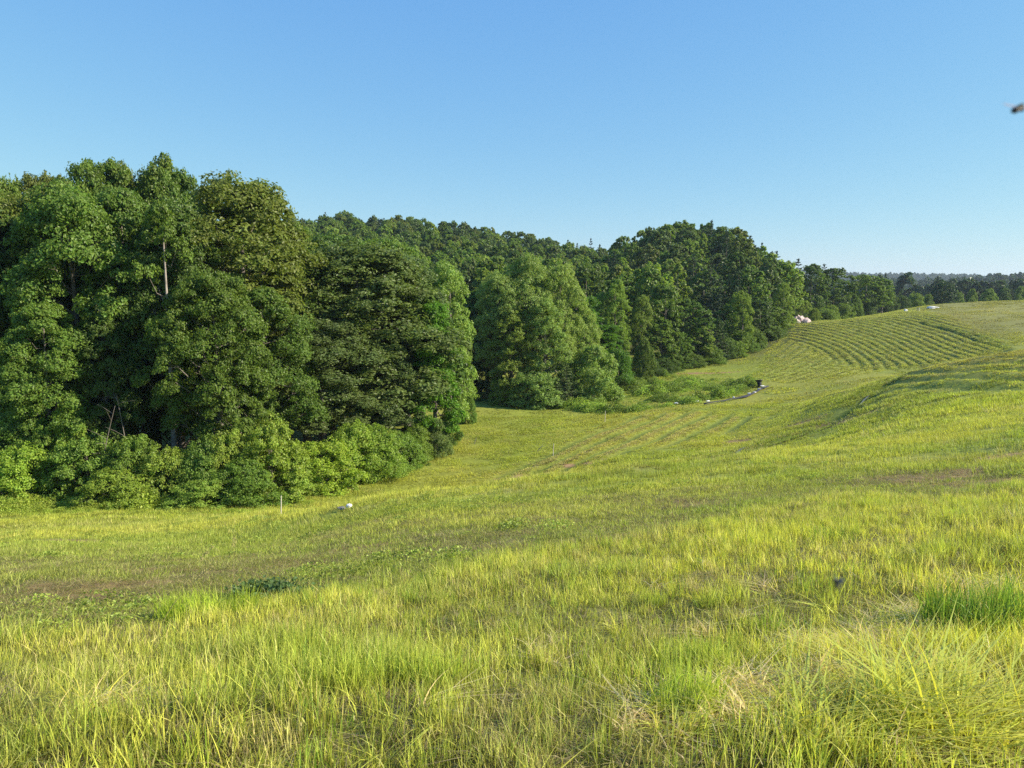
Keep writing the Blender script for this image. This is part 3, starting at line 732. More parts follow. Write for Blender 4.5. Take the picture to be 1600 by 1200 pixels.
# --- the middle wood beyond the gap
MIDDLE = [
 ('poplar_tree', 778, 430, 93, 66, 'popb', PL, 'left stem of the pale poplar clump beyond the shaded gap'),
 ('poplar_tree', 826, 404, 94, 80, 'popb', PL, 'tallest pale green poplar in the middle of the clump beyond the gap'),
 ('poplar_tree', 874, 416, 95, 64, 'popb', PL, 'right stem of the pale poplar clump, next to the green locust'),
 ('poplar_tree', 852, 470, 91, 70, 'pop1', PL, 'shorter pale poplar in front of the tall clump'),
 ('poplar_tree', 800, 480, 91, 70, 'pop0', LT, 'shorter poplar at the front left of the clump, over the shaded gap'),
 ('broadleaf_tree', 742, 462, 99, 80, 'mid2', DK, 'dark tree closing the back of the shaded gap'),
 ('shrub', 752, 560, 95, 60, 'bush2', DK, 'dark shrub at the back of the shaded gap'),
 ('shrub', 728, 566, 96, 50, 'bush0', DK, 'dark shrub behind the small lone bush in the gap'),
 ('broadleaf_tree', 762, 450, 98, 80, 'mid1', DK, 'dark tree behind the shaded gap left of the pale poplars'),
 ('broadleaf_tree', 914, 462, 103, 84, 'loc0', VG, 'bright green locust sloping down right of the pale poplars'),
 ('broadleaf_tree', 946, 506, 103, 74, 'loc0', VG, 'lower bright green locust stepping down to the field'),
 ('broadleaf_tree', 968, 545, 100, 54, 'bush2', VG, 'bright green low tree at the tip of the locust slope'),
 ('poplar_tree', 912, 488, 97, 46, 'pop1', PL, 'slender grey green poplar standing before the bright locusts'),
 ('poplar_tree', 966, 440, 116, 42, 'pop0', LT, 'spire shaped poplar right of the bright locusts'),
 ('poplar_tree', 1003, 464, 118, 36, 'pop1', LT, 'narrow pale poplar spire beside the taller spire'),
 ('poplar_tree', 940, 460, 117, 34, 'pop1', LT, 'small poplar spire left of the tallest spire'),
 ('shrub', 928, 540, 91, 86, 'bush0', PL, 'large rounded grey green willow bush at the edge of the weeds'),
 ('shrub', 1005, 532, 109, 32, 'bush1', MD, 'rounded dark bush below the narrow pale poplar spire'),
 ('spruce_tree', 886, 566, 88, 44, 'spruce0', BG, 'small dark spruce before the pale poplars'),
 ('spruce_tree', 870, 590, 87, 30, 'spruce0', BG, 'smallest spruce at the left foot of the dark spruce'),
 ('shrub', 838, 580, 88, 80, 'bush2', PL, 'pale leafed bush at the foot of the poplar clump'),
 ('shrub', 790, 590, 90, 60, 'bush1', LT, 'leafy bush at the left foot of the poplar clump'),
 ('broadleaf_tree', 1040, 446, 122, 62, 'mid0', MD, 'rounded mid green tree left of the dark firs at the field end'),
 ('broadleaf_tree', 1034, 500, 118, 52, 'mid2', MD, 'lower green tree at the field end beside the dark slot'),
 ('broadleaf_tree', 1072, 470, 124, 60, 'mid1', DK, 'dark tree at the field end right of the rounded one'),
 ('broadleaf_tree', 1060, 520, 119, 40, 'mid0', MD, 'small tree standing before the weeds at the field end'),
 ('broadleaf_tree', 1092, 508, 123, 36, 'mid1', LT, 'small light green tree above the bare strip of earth'),
 ('spruce_tree', 1124, 498, 127, 44, 'spruce0', DK, 'dark pyramid shaped spruce at the far end of the field'),
 ('spruce_tree', 1108, 520, 124, 26, 'spruce0', BG, 'little spruce left of the pyramid shaped one'),
 ('poplar_tree', 1160, 456, 132, 34, 'pop0', LT, 'light green poplar at the foot of the knoll right of the pyramid spruce'),
 ('broadleaf_tree', 1144, 476, 134, 40, 'mid2', MD, 'round topped tree behind the pyramid spruce'),
 ('broadleaf_tree', 1186, 470, 140, 44, 'mid0', DK, 'dark tree where the wood meets the mown hill'),
 ('broadleaf_tree', 1180, 515, 137, 30, 'mid1', MD, 'small tree at the edge of the mown hill'),
 ('broadleaf_tree', 1208, 480, 146, 36, 'mid1', MD, 'green tree at the wood edge left of the rubble'),
 ('poplar_tree', 1224, 444, 152, 26, 'pop1', LT, 'slim light poplar above the pile of pale rubble'),
 ('broadleaf_tree', 1222, 470, 160, 36, 'mid2', DK, 'dark tree directly behind the pile of pale rubble'),
 ('shrub', 1254, 470, 176, 34, 'bush0', YG, 'yellow green shrub above the pile of pale rubble'),
 ('shrub', 1272, 482, 172, 18, 'bush1', YG, 'small bright shrub right of the pile of pale rubble'),
 ('broadleaf_tree', 1270, 414, 192, 46, 'mid0', DK, 'dark tree right of the rubble behind the hill crest'),
 ('shrub', 1300, 476, 182, 22, 'bush2', LT, 'shrub peeping over the crest of the mown hill'),
 ('broadleaf_tree', 1304, 420, 200, 48, 'mid2', DK, 'tall dark tree at the left end of the tree line behind the mown hill'),
 ('broadleaf_tree', 1352, 430, 205, 50, 'mid1', MD, 'tall notched green tree behind the crest of the mown hill'),
 ('broadleaf_tree', 1380, 436, 208, 34, 'mid0', MD, 'green tree joined to the right side of the tall notched tree'),
]
for nm, px, pt, Y, w, key, tint, lab in MIDDLE:
    x, H = top_h(px, Y, pt)
    plant(nm, key, x, Y, max(H, 1), rw(Y, w) * 1.15, tj(tint), rnd, lab, {'shrub': 'shrub', 'spruce_tree': 'spruce'}.get(nm, 'tree'), 'trees and bushes around the far end of the field', limbs=Y < 130, lean=.015)

UND = ('mounded', 'leafy', 'dense', 'loose')
for k, (px, pt, Y) in enumerate([(1012, 556, 112), (1030, 560, 114), (1048, 552, 117), (1066, 548, 120), (1082, 552, 120), (1098, 538, 124), (1112, 543, 124), (1138, 528, 129), (1150, 532, 130), (1160, 518, 134), (1172, 512, 137),
                                 (1184, 520, 136), (1196, 505, 143), (1206, 510, 143), (1216, 496, 152), (1220, 496, 160), (1216, 486, 170), (1290, 482, 180), (1318, 474, 188), (1338, 466, 200), (1360, 464, 204), (1392, 458, 214), (1412, 462, 222), (1432, 458, 228),
                                 (1450, 460, 234), (1476, 455, 240), (1498, 456, 246), (1520, 452, 250), (1545, 452, 254), (1570, 450, 258), (1596, 448, 262), (1625, 446, 264)]):
    x, H = top_h(px, Y, pt); b_ = rnd.choice([DK, MD, MD, LT])
    near_ = min([(abs(px - q[1]), q[7]) for q in MIDDLE if q[0] != 'shrub'])[1]
    lab = '%s %s shrub %s' % ({DK: 'dark', MD: 'green', LT: 'light green'}[b_], UND[k % 4], 'at the foot of the ' + ' '.join(near_.split()[:7]) if px < 1400 else 'under the tree line, %s from the right edge' % ('first second third fourth fifth sixth seventh eighth ninth tenth'.split()[max(0, 31 - k)]))
    plant('shrub', 'bush%d' % (k % 3), x, Y, max(H, 2.0), rnd.uniform(2.2, 3.0), tj(b_), rnd, lab, 'shrub', 'shrubs along the far wood edge', limbs=False)
# --- the wooded hills behind: a jittered grid of trees, kept where the photograph would show them
rng = np.random.default_rng(8)
cand = []
def forest_region(x, y):
    s = x / y
    if s < .36: return y > np.interp(s, [-.9, -.12, 0, .08, .17, .24, .32, .37], [95, 98, 108, 122, 128, 132, 146, 170])
    return y > np.interp(s, [.36, .42, .48, .56, .7, 1.0], [178, 205, 218, 236, 262, 300])
y = 92.0
while y < 420:
    st = 5.6 + y * .004
    for x in np.arange(-1.0 * y, 1.0 * y, st):
        xx = x + rng.uniform(-.4, .4) * st; yy = y + rng.uniform(-.4, .4) * st
        if forest_region(xx, yy): cand.append((xx, yy))
    y += st
cand = np.array(cand); order = np.argsort(cand[:, 1]); cand = cand[order]
cz = ground_z(cand[:, 0], cand[:, 1])
hor = {}                                   # highest elevation so far, per bearing bin
hb = np.full(1400, -9.0)
def binof(s): return int((s + 1.0) * 600)
# the near woods and crests already hide what lies behind them
for (px, pt, Y, w, *_r) in NEAR_TREES + SHRUBS + [m[1:] for m in MIDDLE]:
    dx, dy, dz = ray(px, pt); s = dx / dy; hw = w / 2 / F * .8
    for b_ in range(binof(s - hw), binof(s + hw) + 1):
        if 0 <= b_ < 1400: hb[b_] = max(hb[b_], dz / dy - .012)
crest_s = np.linspace(-1, 1.3, 1400)
far_list = []
CANON = []
for (x, y_), z in zip(cand, cz):
    s = x / y_
    region = 'ridge' if s < .08 else 'knoll' if s < .36 and y_ < 300 else 'line'
    con = rng.random() < (.10 if region == 'ridge' else .22 if region == 'knoll' else .50)
    H = rng.uniform(11.5, 15.5) * (1.0 if s < .30 else .92); R = rng.uniform(3.3, 4.7)
    if con: H *= 1.10; R = rng.uniform(2.3, 3.3)
    if s > .36: H = rng.uniform(7.5, 10.5) * (1.12 if con else 1)
    top = (z + H) / y_; hw = R / y_ * .85
    b0, b1 = binof(s - hw), binof(s + hw)
    seg = hb[max(b0, 0):b1 + 1]
    vis = float(np.clip(top - seg, 0, H / y_).mean()) if len(seg) else 0
    area = vis * hw * 2 * F * F
    hb[max(b0, 0):b1 + 1] = np.maximum(seg, top - .25 * H / y_ * np.linspace(-1, 1, len(seg)) ** 2 - .02 * H / y_)
    if vis * F > 1.2: far_list.append((area if abs(s) < .76 else area * .05, x, y_, H, R, con, region, s))
far_list.sort(key=lambda q: -q[0])
near_n = 300 - 0
REG = {('ridge', False): 'round crowned broadleaf tree on the wooded ridge behind the near wood', ('ridge', True): 'dark pointed pine among the round crowns of the wooded ridge behind the near wood',
       ('knoll', False): 'round crowned broadleaf tree on the steep wooded knoll left of the mown hill', ('knoll', True): 'dark pine with spreading tiers on the steep wooded knoll left of the mown hill',
       ('line', False): 'broadleaf tree in the tree line behind the crest of the mown hill', ('line', True): 'dark pine in the tree line behind the crest of the mown hill'}
GRP = {'ridge': 'on the wooded ridge', 'knoll': 'on the wooded knoll', 'line': 'in the tree line behind the mown hill'}
nbro = ncon = 0
rest = []
for (ar, x, y_, H, R, con, region, s) in far_list:
    if ar < 6 or (not con and nbro >= 235) or (con and ncon >= 150):
        rest.append((x, y_, H, R, con)); continue
    base = DK
    if con: ncon += 1; key = 'pine%d' % rnd.randrange(2); tint = tj((.055, .095, .032), .15); nm = 'pine_tree'
    else:
        nbro += 1; key = 'far%d' % rnd.randrange(4); nm = 'broadleaf_tree'
        base = rnd.choice([DK, MD, MD, MD, BG, LT, BR]); tint = tj(base, .13)
        if region == 'knoll' and rnd.random() < .22: key = 'farpop0'; nm = 'poplar_tree'; R *= .6; base = LT; tint = tj(LT, .15)
    pxx = 800 + s * F * math.cos(TH); top_t = (float(ground_z(np.array([x]), np.array([y_]))[0]) + H) / y_
    tone = {DK: 'dark green', MD: 'mid green', BG: 'bluish green', LT: 'light green', BR: 'olive brown green'}.get(base, 'dark green')
    kind_w = 'pine' if con else 'narrow poplar' if nm == 'poplar_tree' else 'round tree'
    if region == 'line': where = 'in the tree line above the ' + ('left of the hill crest' if pxx < 1330 else 'middle of the hill crest' if pxx < 1430 else 'white covered heap' if pxx < 1490 else 'right hand crest')
    else:
        SKY = {'ridge': np.interp(pxx, [430, 550, 700, 880], [330, 335, 348, 378]), 'knoll': np.interp(pxx, [880, 1060, 1150, 1230, 1300], [378, 350, 368, 400, 422])}[region]
        py_ = 600 - F * math.tan(math.atan(top_t) + TH); REGW = 'ridge' if region == 'ridge' else 'knoll'; band = 'skyline' if py_ < SKY + 12 else 'upper slope' if py_ < SKY + 40 else 'lower slope'
        mark = ('the light green tree' if pxx < 480 else 'the large grey green maple' if pxx < 640 else 'the wood corner poplar' if pxx < 750 else 'the pale poplar clump' if pxx < 890 else 'the bright green locusts' if pxx < 960 else 'the poplar spires' if pxx < 1030 else 'the field end trees' if pxx < 1100 else 'the pyramid spruce' if pxx < 1190 else 'the rubble pile')
        where = 'on the %s above %s' % (band, mark) if band != 'skyline' else 'on the %s skyline above %s' % (REGW, mark)
    lab = '%s %s %s' % (tone, kind_w, where)
    plant(nm, key, x, y_, H, R, tint, rnd, lab, 'pine' if con else 'tree', ('pines ' if con else 'poplars ' if nm == 'poplar_tree' else 'broadleaf trees ') + GRP[region], limbs=False, lean=.015)
# marker pines that stand out on the skyline
for px, pt, Y, w, lab in ((1172, 368, 214, 40, 'tallest pine on the right shoulder of the wooded knoll, clear against the sky'),
                          (1214, 392, 222, 30, 'second skyline pine, lower down the right shoulder of the wooded knoll'),
                          (1248, 404, 214, 30, 'third pine of the descending row on the right flank of the wooded knoll'), (1288, 412, 212, 28, 'lowest pine of the descending row on the right flank of the wooded knoll'),
                          (709, 344, 300, 12, 'small pointed pine tip standing alone on the left ridge skyline'),
                          (923, 372, 290, 16, 'pine tip in the saddle between ridge and knoll'),
                          (1466, 431, 262, 24, 'tallest pine of the tree line on the right, its bare top above the rest'),
                          (1505, 440, 268, 16, 'small pine top right of the tallest pine of the tree line')):
    x, H = top_h(px, Y, pt)
    plant('pine_tree', 'pine1', x, Y, H, rw(Y, w) * 1.3, tj((.036, .062, .026)), rnd, lab, 'pine', 'skyline pines', limbs=True)
for px, pt, Y, w, tint, lab in ((452, 328, 290, 26, BG, 'bluish round treetop where the left ridge meets the near wood'),
                                (535, 332, 315, 34, MD, 'highest round crown on the left ridge skyline'),
                                (1062, 348, 216, 52, MD, 'broad round crown at the very top of the wooded knoll'),
                                (1018, 358, 212, 34, DK, 'round crown left of the top of the wooded knoll'),
                                (1128, 362, 214, 34, DK, 'dark crown right of the top of the wooded knoll')):
    x, H = top_h(px, Y, pt)
    plant('broadleaf_tree', 'far0', x, Y, H, rw(Y, w) * 1.1, tj(tint), rnd, lab, 'tree', 'skyline crowns', limbs=False)

# ------------------------------------------------------------------ scatter with geometry nodes
def scatter(name, pts, rot, scl, idx, tint, protos, label=None, cat=None):
    me = bpy.data.meshes.new(name); n = len(pts)
    me.vertices.add(n); me.vertices.foreach_set('co', np.asarray(pts, np.float32).ravel())
    for nm, typ, arr, f in (('rot', 'FLOAT_VECTOR', rot, 'vector'), ('scl', 'FLOAT_VECTOR', scl, 'vector'), ('idx', 'INT', idx, 'value'), ('tint', 'FLOAT_COLOR', tint, 'color')):
        at = me.attributes.new(nm, typ, 'POINT'); at.data.foreach_set(f, np.asarray(arr, np.int32 if typ == 'INT' else np.float32).ravel())
    o = bpy.data.objects.new(name, me); COL.objects.link(o); tag(o, label, cat, kind='stuff')
    coll = bpy.data.collections.new(name + '_pieces')
    for k, pm in enumerate(protos):
        po = bpy.data.objects.new('%s_piece_%02d' % (name, k), pm); coll.objects.link(po)
    ng = bpy.data.node_groups.new(name, 'GeometryNodeTree')
    ng.interface.new_socket('Geometry', in_out='INPUT', socket_type='NodeSocketGeometry'); ng.interface.new_socket('Geometry', in_out='OUTPUT', socket_type='NodeSocketGeometry')
    gi = ng.nodes.new('NodeGroupInput'); go = ng.nodes.new('NodeGroupOutput')
    mp = ng.nodes.new('GeometryNodeMeshToPoints'); ip = ng.nodes.new('GeometryNodeInstanceOnPoints'); ci = ng.nodes.new('GeometryNodeCollectionInfo')
    ci.inputs['Collection'].default_value = coll; ci.inputs['Separate Children'].default_value = True; ci.inputs['Reset Children'].default_value = True
    ip.inputs['Pick Instance'].default_value = True
    def na(nm, typ):
        a = ng.nodes.new('GeometryNodeInputNamedAttribute'); a.data_type = typ; a.inputs['Name'].default_value = nm; return a.outputs['Attribute']
    L = ng.links.new
    L(gi.outputs[0], mp.inputs[0]); L(mp.outputs[0], ip.inputs['Points']); L(ci.outputs[0], ip.inputs['Instance'])
    L(na('idx', 'INT'), ip.inputs['Instance Index']); L(na('rot', 'FLOAT_VECTOR'), ip.inputs['Rotation']); L(na('scl', 'FLOAT_VECTOR'), ip.inputs['Scale'])
    L(ip.outputs[0], go.inputs[0])
    md = o.modifiers.new('scatter', 'NODES'); md.node_group = ng
    return o

def tilt_euler(x, y, yaw, amt=1.0, e=.4):
    zx = (ground_z(x + e, y) - ground_z(x - e, y)) / (2 * e) * amt; zy = (ground_z(x, y + e) - ground_z(x, y - e)) / (2 * e) * amt
    n = unit(np.stack([-zx, -zy, np.ones_like(zx)], 1))
    ax = np.stack([np.cos(yaw), np.sin(yaw), np.zeros_like(yaw)], 1); ax = unit(ax - n * (ax * n).sum(1, keepdims=True)); ay = np.cross(n, ax)
    R = np.stack([ax, ay, n], 2)
    b_ = -np.arcsin(np.clip(R[:, 2, 0], -1, 1)); a_ = np.arctan2(R[:, 2, 1], R[:, 2, 2]); c_ = np.arctan2(R[:, 1, 0], R[:, 0, 0])
    return np.stack([a_, b_, c_], 1)

def blades(rng, n, ext, h, wd, lean=.35, segs=3, square=False, flop=0.0, bias=(0, 0)):
    """n grass blades; ext = radius of the tuft; returns a triangle mesh with a per-face value"""
    if square: bx = rng.uniform(-ext, ext, n); by = rng.uniform(-ext, ext, n)
    else:
        a = rng.random(n) * 6.283; r = ext * np.sqrt(rng.random(n)); bx = r * np.cos(a); by = r * np.sin(a)
    H = rng.uniform(h[0], h[1], n) ; Wd = rng.uniform(wd[0], wd[1], n)
    la = rng.random(n) * 6.283; lm = np.abs(rng.normal(0, lean, n)) + flop * rng.random(n)
    dx = np.cos(la) * lm + bias[0]; dy = np.sin(la) * lm + bias[1]
    fa = rng.random(n) * 6.283; wx, wy = np.cos(fa), np.sin(fa)
    Vs = []
    for k in range(segs + 1):
        t = k / segs; w = Wd * (1 - t ** 1.6) * .5
        cx = bx + dx * H * t ** 1.7; cy_ = by + dy * H * t ** 1.7
        m = np.sqrt(dx ** 2 + dy ** 2)
        czz = H * (t / np.sqrt(1 + (m * t) ** 2)) - .02
        if k < segs:
            Vs.append(np.stack([cx - wx * w, cy_ - wy * w, czz], 1)); Vs.append(np.stack([cx + wx * w, cy_ + wy * w, czz], 1))
        else: Vs.append(np.stack([cx, cy_, czz], 1))
    nv = 2 * segs + 1
    Vv = np.stack(Vs, 1).reshape(-1, 3); o = np.arange(n)[:, None] * nv; T = []
    for k in range(segs - 1):
        a = 2 * k; T += [[a, a + 1, a + 3], [a, a + 3, a + 2]]
    T.append([2 * segs - 2, 2 * segs - 1, 2 * segs])
    T = (o[:, :, None] + np.array(T)[None]).reshape(-1, 3)
    v = np.repeat(rng.random(n), 2 * segs - 1)
    hv = np.tile(np.append(np.repeat(np.arange(segs) / segs, 2), 1.0), n)
    m = mesh_np('tuft', Vv, T, {'v': ('FACE', 'FLOAT', v), 'h': ('POINT', 'FLOAT', hv)}); m.materials.append(M_GRASS); return m

gr = np.random.default_rng(77)
# pieces
def clumpy(rng, n, ext, h, wd, lean, nc):
    m = blades(rng, n, ext, h, wd, lean, 2, square=True)
    co = np.empty(len(m.vertices) * 3, np.float32); m.vertices.foreach_get('co', co); co = co.reshape(n, -1, 3)
    cc = rng.uniform(-ext, ext, (nc, 2)); b_ = co[:, 0, :2]
    k = np.argmin(((b_[:, None] - cc[None]) ** 2).sum(2), 1); mv = (cc[k] - b_) * rng.uniform(.25, .75, (n, 1)); hs = rng.uniform(.45, 1.35, nc)[k]
    co[:, :, :2] += mv[:, None, :]; co[:, :, 2] *= hs[:, None]
    m.vertices.foreach_set('co', co.ravel()); m.update(); return m
TALLP = [blades(gr, 24, .12, (.07, .24), (.005, .011), .42, 4) for _ in range(5)] + [blades(gr, 20, .11, (.12, .30), (.004, .009), .34, 4, bias=(.18, -.08)) for _ in range(3)]
M_HAY = leaf_mat('hay_straw', transl=.30, src='inst', spec=.3, rough=.45, var=.4)
LODGE = [blades(gr, 18, .20, (.25, .6), (.018, .032), .8, 5, flop=2.2, bias=(b0 * 1.6, .5)) for b0 in (-1, 1, 1)]
for _m in LODGE: _m.materials.clear(); _m.materials.append(M_HAY)
LUSH = [blades(gr, 60, .14, (.16, .34), (.005, .010), .45, 3) for _ in range(2)]
SHORT = [clumpy(gr, 260, .5, (.03, .12), (.006, .013), .85, 26) for _ in range(4)]
MIDP = [clumpy(gr, 420, 1.0, (.05, .19), (.014, .028), .8, 40) for _ in range(4)]
FARP = [clumpy(gr, 380, 2.0, (.08, .26), (.04, .08), .8, 60) for _ in range(4)]
def leafclump(rng, n, R, H, ls):
    C = np.stack([rng.normal(0, R * .5, n), rng.normal(0, R * .5, n), H * rng.random(n) ** .7], 1); C[:, 2] *= np.exp(-(np.hypot(C[:, 0], C[:, 1]) / R) ** 2 * .7)
    Nn = np.stack([rng.normal(0, .6, n), rng.normal(0, .6, n), np.ones(n)], 1)
    V_, T, v = leaves(rng, C, Nn, ls, .65, .5)
    m = mesh_np('leaf_clump', V_, T, {'v': ('FACE', 'FLOAT', v)}); m.materials.append(M_WEED); return m

def wedge(n, y0, y1, smin=-.85, smax=.85, pw=1.0):
    """points evenly over the ground seen between two depths"""
    u = gr.random(n); y = np.sqrt(y0 ** 2 + (y1 ** 2 - y0 ** 2) * u) if pw == 1 else y0 + (y1 - y0) * u ** pw
    x = gr.uniform(smin, smax, n) * (y + 1.0); return x, y
def c4(c): return np.hstack([c, np.ones((len(c), 1))])

# uncut foreground grass
x, y = wedge(23000, .9, 12.5)
y[:4200] = gr.uniform(-.6, 3.6, 4200); x[:4200] = gr.uniform(-3.2, 3.2, 4200)
k_ = (tall(x, y) > gr.random(len(x))) & (np.hypot(x, y) > .45) & (gr.random(len(x)) > bare(x, y) * .9) & (gr.random(len(x)) > hay(x, y) * .96)
thin = fbm(x, y, .55, 3, 131); k_ &= gr.random(len(x)) < .40 + .65 * sstep(.40, .58, thin)
x, y = x[k_], y[k_]; n = len(x)
c = cover_colour(x, y); n3 = fbm(x, y, .35, 2, 140)[:, None]; c = c * (.78 + .45 * n3); g = gr.random((n, 1)); c = np.where(g < .16, c * .4 + DRY * .6, c); c = np.where(g > .88, GRN * 1.1, c)
s_ = .42 + .50 * fbm(x, y, 1.2, 2, 133) * gr.uniform(.8, 1.2, n)
lush = (fbm(x, y, .8, 2, 135) > .70)
idx = gr.integers(0, 8, n); idx = np.where(lush & (gr.random(n) < .5), 8 + gr.integers(0, 2, n), idx); c = np.where(lush[:, None], c * .6 + GRN * .45, c)
rot = tilt_euler(x, y, gr.random(n) * 6.283, .4)
near = np.hypot(x, y) < 1.9; s_ = np.where(near, s_ * .75, s_)
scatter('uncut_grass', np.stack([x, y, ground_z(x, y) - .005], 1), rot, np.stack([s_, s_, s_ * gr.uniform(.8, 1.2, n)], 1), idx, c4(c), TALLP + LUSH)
# fallen hay and long lodged stems in the lower right
x = gr.uniform(-2.2, 4.2, 9000); y = gr.uniform(1.7, 6.2, 9000); k_ = gr.random(9000) < hay(x, y) * 1.0 + .012; x, y = x[k_], y[k_]; n = len(x)
c = np.where(gr.random((n, 1)) < .6, YEL * 1.1, DRY * 1.2) * gr.uniform(.8, 1.15, (n, 1))
scatter('cut_hay', np.stack([x, y, ground_z(x, y) + .01], 1), tilt_euler(x, y, gr.normal(0.3, .6, n), 1), np.stack([gr.uniform(.18, .36, n)] * 2 + [gr.uniform(.10, .42, n)], 1), gr.integers(0, 3, n), c4(c), LODGE)
lx, ly = hit(1390, 1160)
n = 60; x = lx + gr.normal(0, .2, n) + .1; y = ly + gr.normal(0, .09, n)
scatter('lodged_grass', np.stack([x, y, ground_z(x, y)], 1), tilt_euler(x, y, gr.normal(.25, .25, n), .5), np.stack([gr.uniform(.32, .5, n)] * 2 + [gr.uniform(.5, .9, n)], 1), gr.integers(1, 3, n), c4(np.tile(YEL * 1.05, (n, 1)) * gr.uniform(.8, 1.15, (n, 1))), LODGE)
# short turf, finer near and coarser with distance
def turf(name, n, y0, y1, protos, zs=1.0, overlap=.4, under=True):
    x, y = wedge(n, y0, y1)
    k_ = (gr.random(n) > bare(x, y) * .97)
    if under: k_ &= (gr.random(n) > tall(x, y) * .45)
    k_ &= ~(forest_region_np(x, y))
    if y0 > 25:
        for q_ in (TRK, HMP, LIP): k_ &= ~((poly_dist(x, y, q_) > .6) & (gr.random(n) < .88))
    x, y = x[k_], y[k_]; n = len(x)
    c = cover_colour(x, y) * gr.uniform(.68, 1.22, (n, 1)); g = gr.random((n, 1)); c = np.where(g < .09, c * .6 + DRY * .4, c)
    s_ = gr.uniform(.8, 1.15, n); hh = zs * (.35 + 1.3 * fbm(x, y, 1.6, 3, 150)) * (1 + .5 * np.exp(-((y - 22) / 6) ** 2))
    scatter(name, np.stack([x, y, ground_z(x, y) - .01], 1), tilt_euler(x, y, gr.random(n) * 6.283, 1), np.stack([s_, s_, hh], 1), gr.integers(0, len(protos), n), c4(c), protos)
def forest_region_np(x, y):
    s = x / np.maximum(y, .1)
    lim = np.interp(s, [-.9, -.68, -.2, -.12, -.07, .0, .08, .17, .24, .32, .36, .42, .48, .56, .7, 1.0], [46, 46, 52, 60, 68, 88, 104, 122, 132, 146, 170, 205, 218, 236, 262, 300])
    return y > lim + 4
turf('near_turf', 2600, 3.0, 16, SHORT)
x, y = wedge(4600, .8, 15); n = len(x)
THATCH = [blades(gr, 260, .35, (.05, .16), (.003, .007), .5, 2, flop=2.6) for _ in range(3)]
c = (np.where(gr.random((n, 1)) < .55, DRY * .75, OLV * .8)) * gr.uniform(.7, 1.15, (n, 1))
k_ = gr.random(n) > bare(x, y) * .3; x, y, c, n = x[k_], y[k_], c[k_], int(k_.sum())
scatter('dead_grass', np.stack([x, y, ground_z(x, y) - .004], 1), tilt_euler(x, y, gr.random(n) * 6.283, 1), np.stack([gr.uniform(.9, 1.2, n)] * 2 + [gr.uniform(.35, .8, n)], 1), gr.integers(0, 3, n), c4(c), THATCH)
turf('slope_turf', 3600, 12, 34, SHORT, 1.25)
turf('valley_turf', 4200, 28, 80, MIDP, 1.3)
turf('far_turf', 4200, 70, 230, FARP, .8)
# finer pieces where the mowing lines run, so that the lines stay legible
ROWP = [clumpy(gr, 70, .30, (.05, .15), (.014, .028), .8, 9) for _ in range(4)]
ROWF = [clumpy(gr, 60, .38, (.06, .20), (.03, .06), .8, 8) for _ in range(4)]
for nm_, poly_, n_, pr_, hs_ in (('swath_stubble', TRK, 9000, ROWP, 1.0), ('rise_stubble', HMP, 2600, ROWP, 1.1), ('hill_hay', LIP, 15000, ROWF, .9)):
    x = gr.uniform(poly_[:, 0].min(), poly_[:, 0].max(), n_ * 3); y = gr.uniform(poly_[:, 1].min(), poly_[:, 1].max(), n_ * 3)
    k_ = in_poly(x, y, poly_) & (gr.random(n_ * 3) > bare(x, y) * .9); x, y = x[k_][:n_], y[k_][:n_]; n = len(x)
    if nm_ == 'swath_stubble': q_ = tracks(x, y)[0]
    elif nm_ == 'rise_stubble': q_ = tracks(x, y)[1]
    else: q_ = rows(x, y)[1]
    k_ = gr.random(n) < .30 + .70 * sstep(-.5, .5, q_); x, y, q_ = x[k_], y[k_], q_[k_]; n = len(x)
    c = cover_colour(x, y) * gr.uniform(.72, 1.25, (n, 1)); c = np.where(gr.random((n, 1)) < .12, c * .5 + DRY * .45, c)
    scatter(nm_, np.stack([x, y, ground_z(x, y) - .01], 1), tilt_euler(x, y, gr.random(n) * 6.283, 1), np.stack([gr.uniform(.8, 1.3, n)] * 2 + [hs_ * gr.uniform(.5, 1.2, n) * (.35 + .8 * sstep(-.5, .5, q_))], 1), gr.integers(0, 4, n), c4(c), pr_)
# clover and broad weeds in the short turf
CLOV = [leafclump(gr, 120, .22, .09, .032) for _ in range(3)]
x, y = wedge(3800, 3.5, 26); k_ = (fbm(x, y, 2.2, 2, 160) > .56) & (gr.random(len(x)) < .4) & (tall(x, y) < .6) & (bare(x, y) < .5); x, y = x[k_], y[k_]; n = len(x)
scatter('clover', np.stack([x, y, ground_z(x, y)], 1), tilt_euler(x, y, gr.random(n) * 6.283, 1), np.stack([gr.uniform(.7, 1.5, n)] * 3, 1), gr.integers(0, 3, n), c4(np.tile([.28, .34, .06], (n, 1)) * gr.uniform(.7, 1.3, (n, 1))), CLOV)
# weeds: the overgrown basin, the foot of the wood and the field end
WEEDP = [leafclump(gr, 260, .75, .75, .13) for _ in range(3)] + [leafclump(gr, 200, .5, 1.0, .11)]
BAS = np.array([hit(px, py) for px, py in ((742, 628), (800, 624), (900, 612), (960, 590), (1010, 578), (1055, 588), (1180, 598), (1182, 603), (1140, 622), (1040, 638), (950, 648), (880, 640), (800, 634))])
n = 5200; x = gr.uniform(BAS[:, 0].min() - 1, BAS[:, 0].max() + 1, n); y = gr.uniform(BAS[:, 1].min() - 1, BAS[:, 1].max() + 1, n)
k_ = poly_dist(x, y, BAS) > gr.uniform(-.6, .8, n); x, y = x[k_], y[k_]
n2 = 1500; x2 = gr.uniform(.17, .40, n2); y2 = np.interp(x2, [.17, .24, .32, .37, .40], [121, 130, 144, 166, 176]) + gr.uniform(-7, 3, n2); x2 = x2 * y2
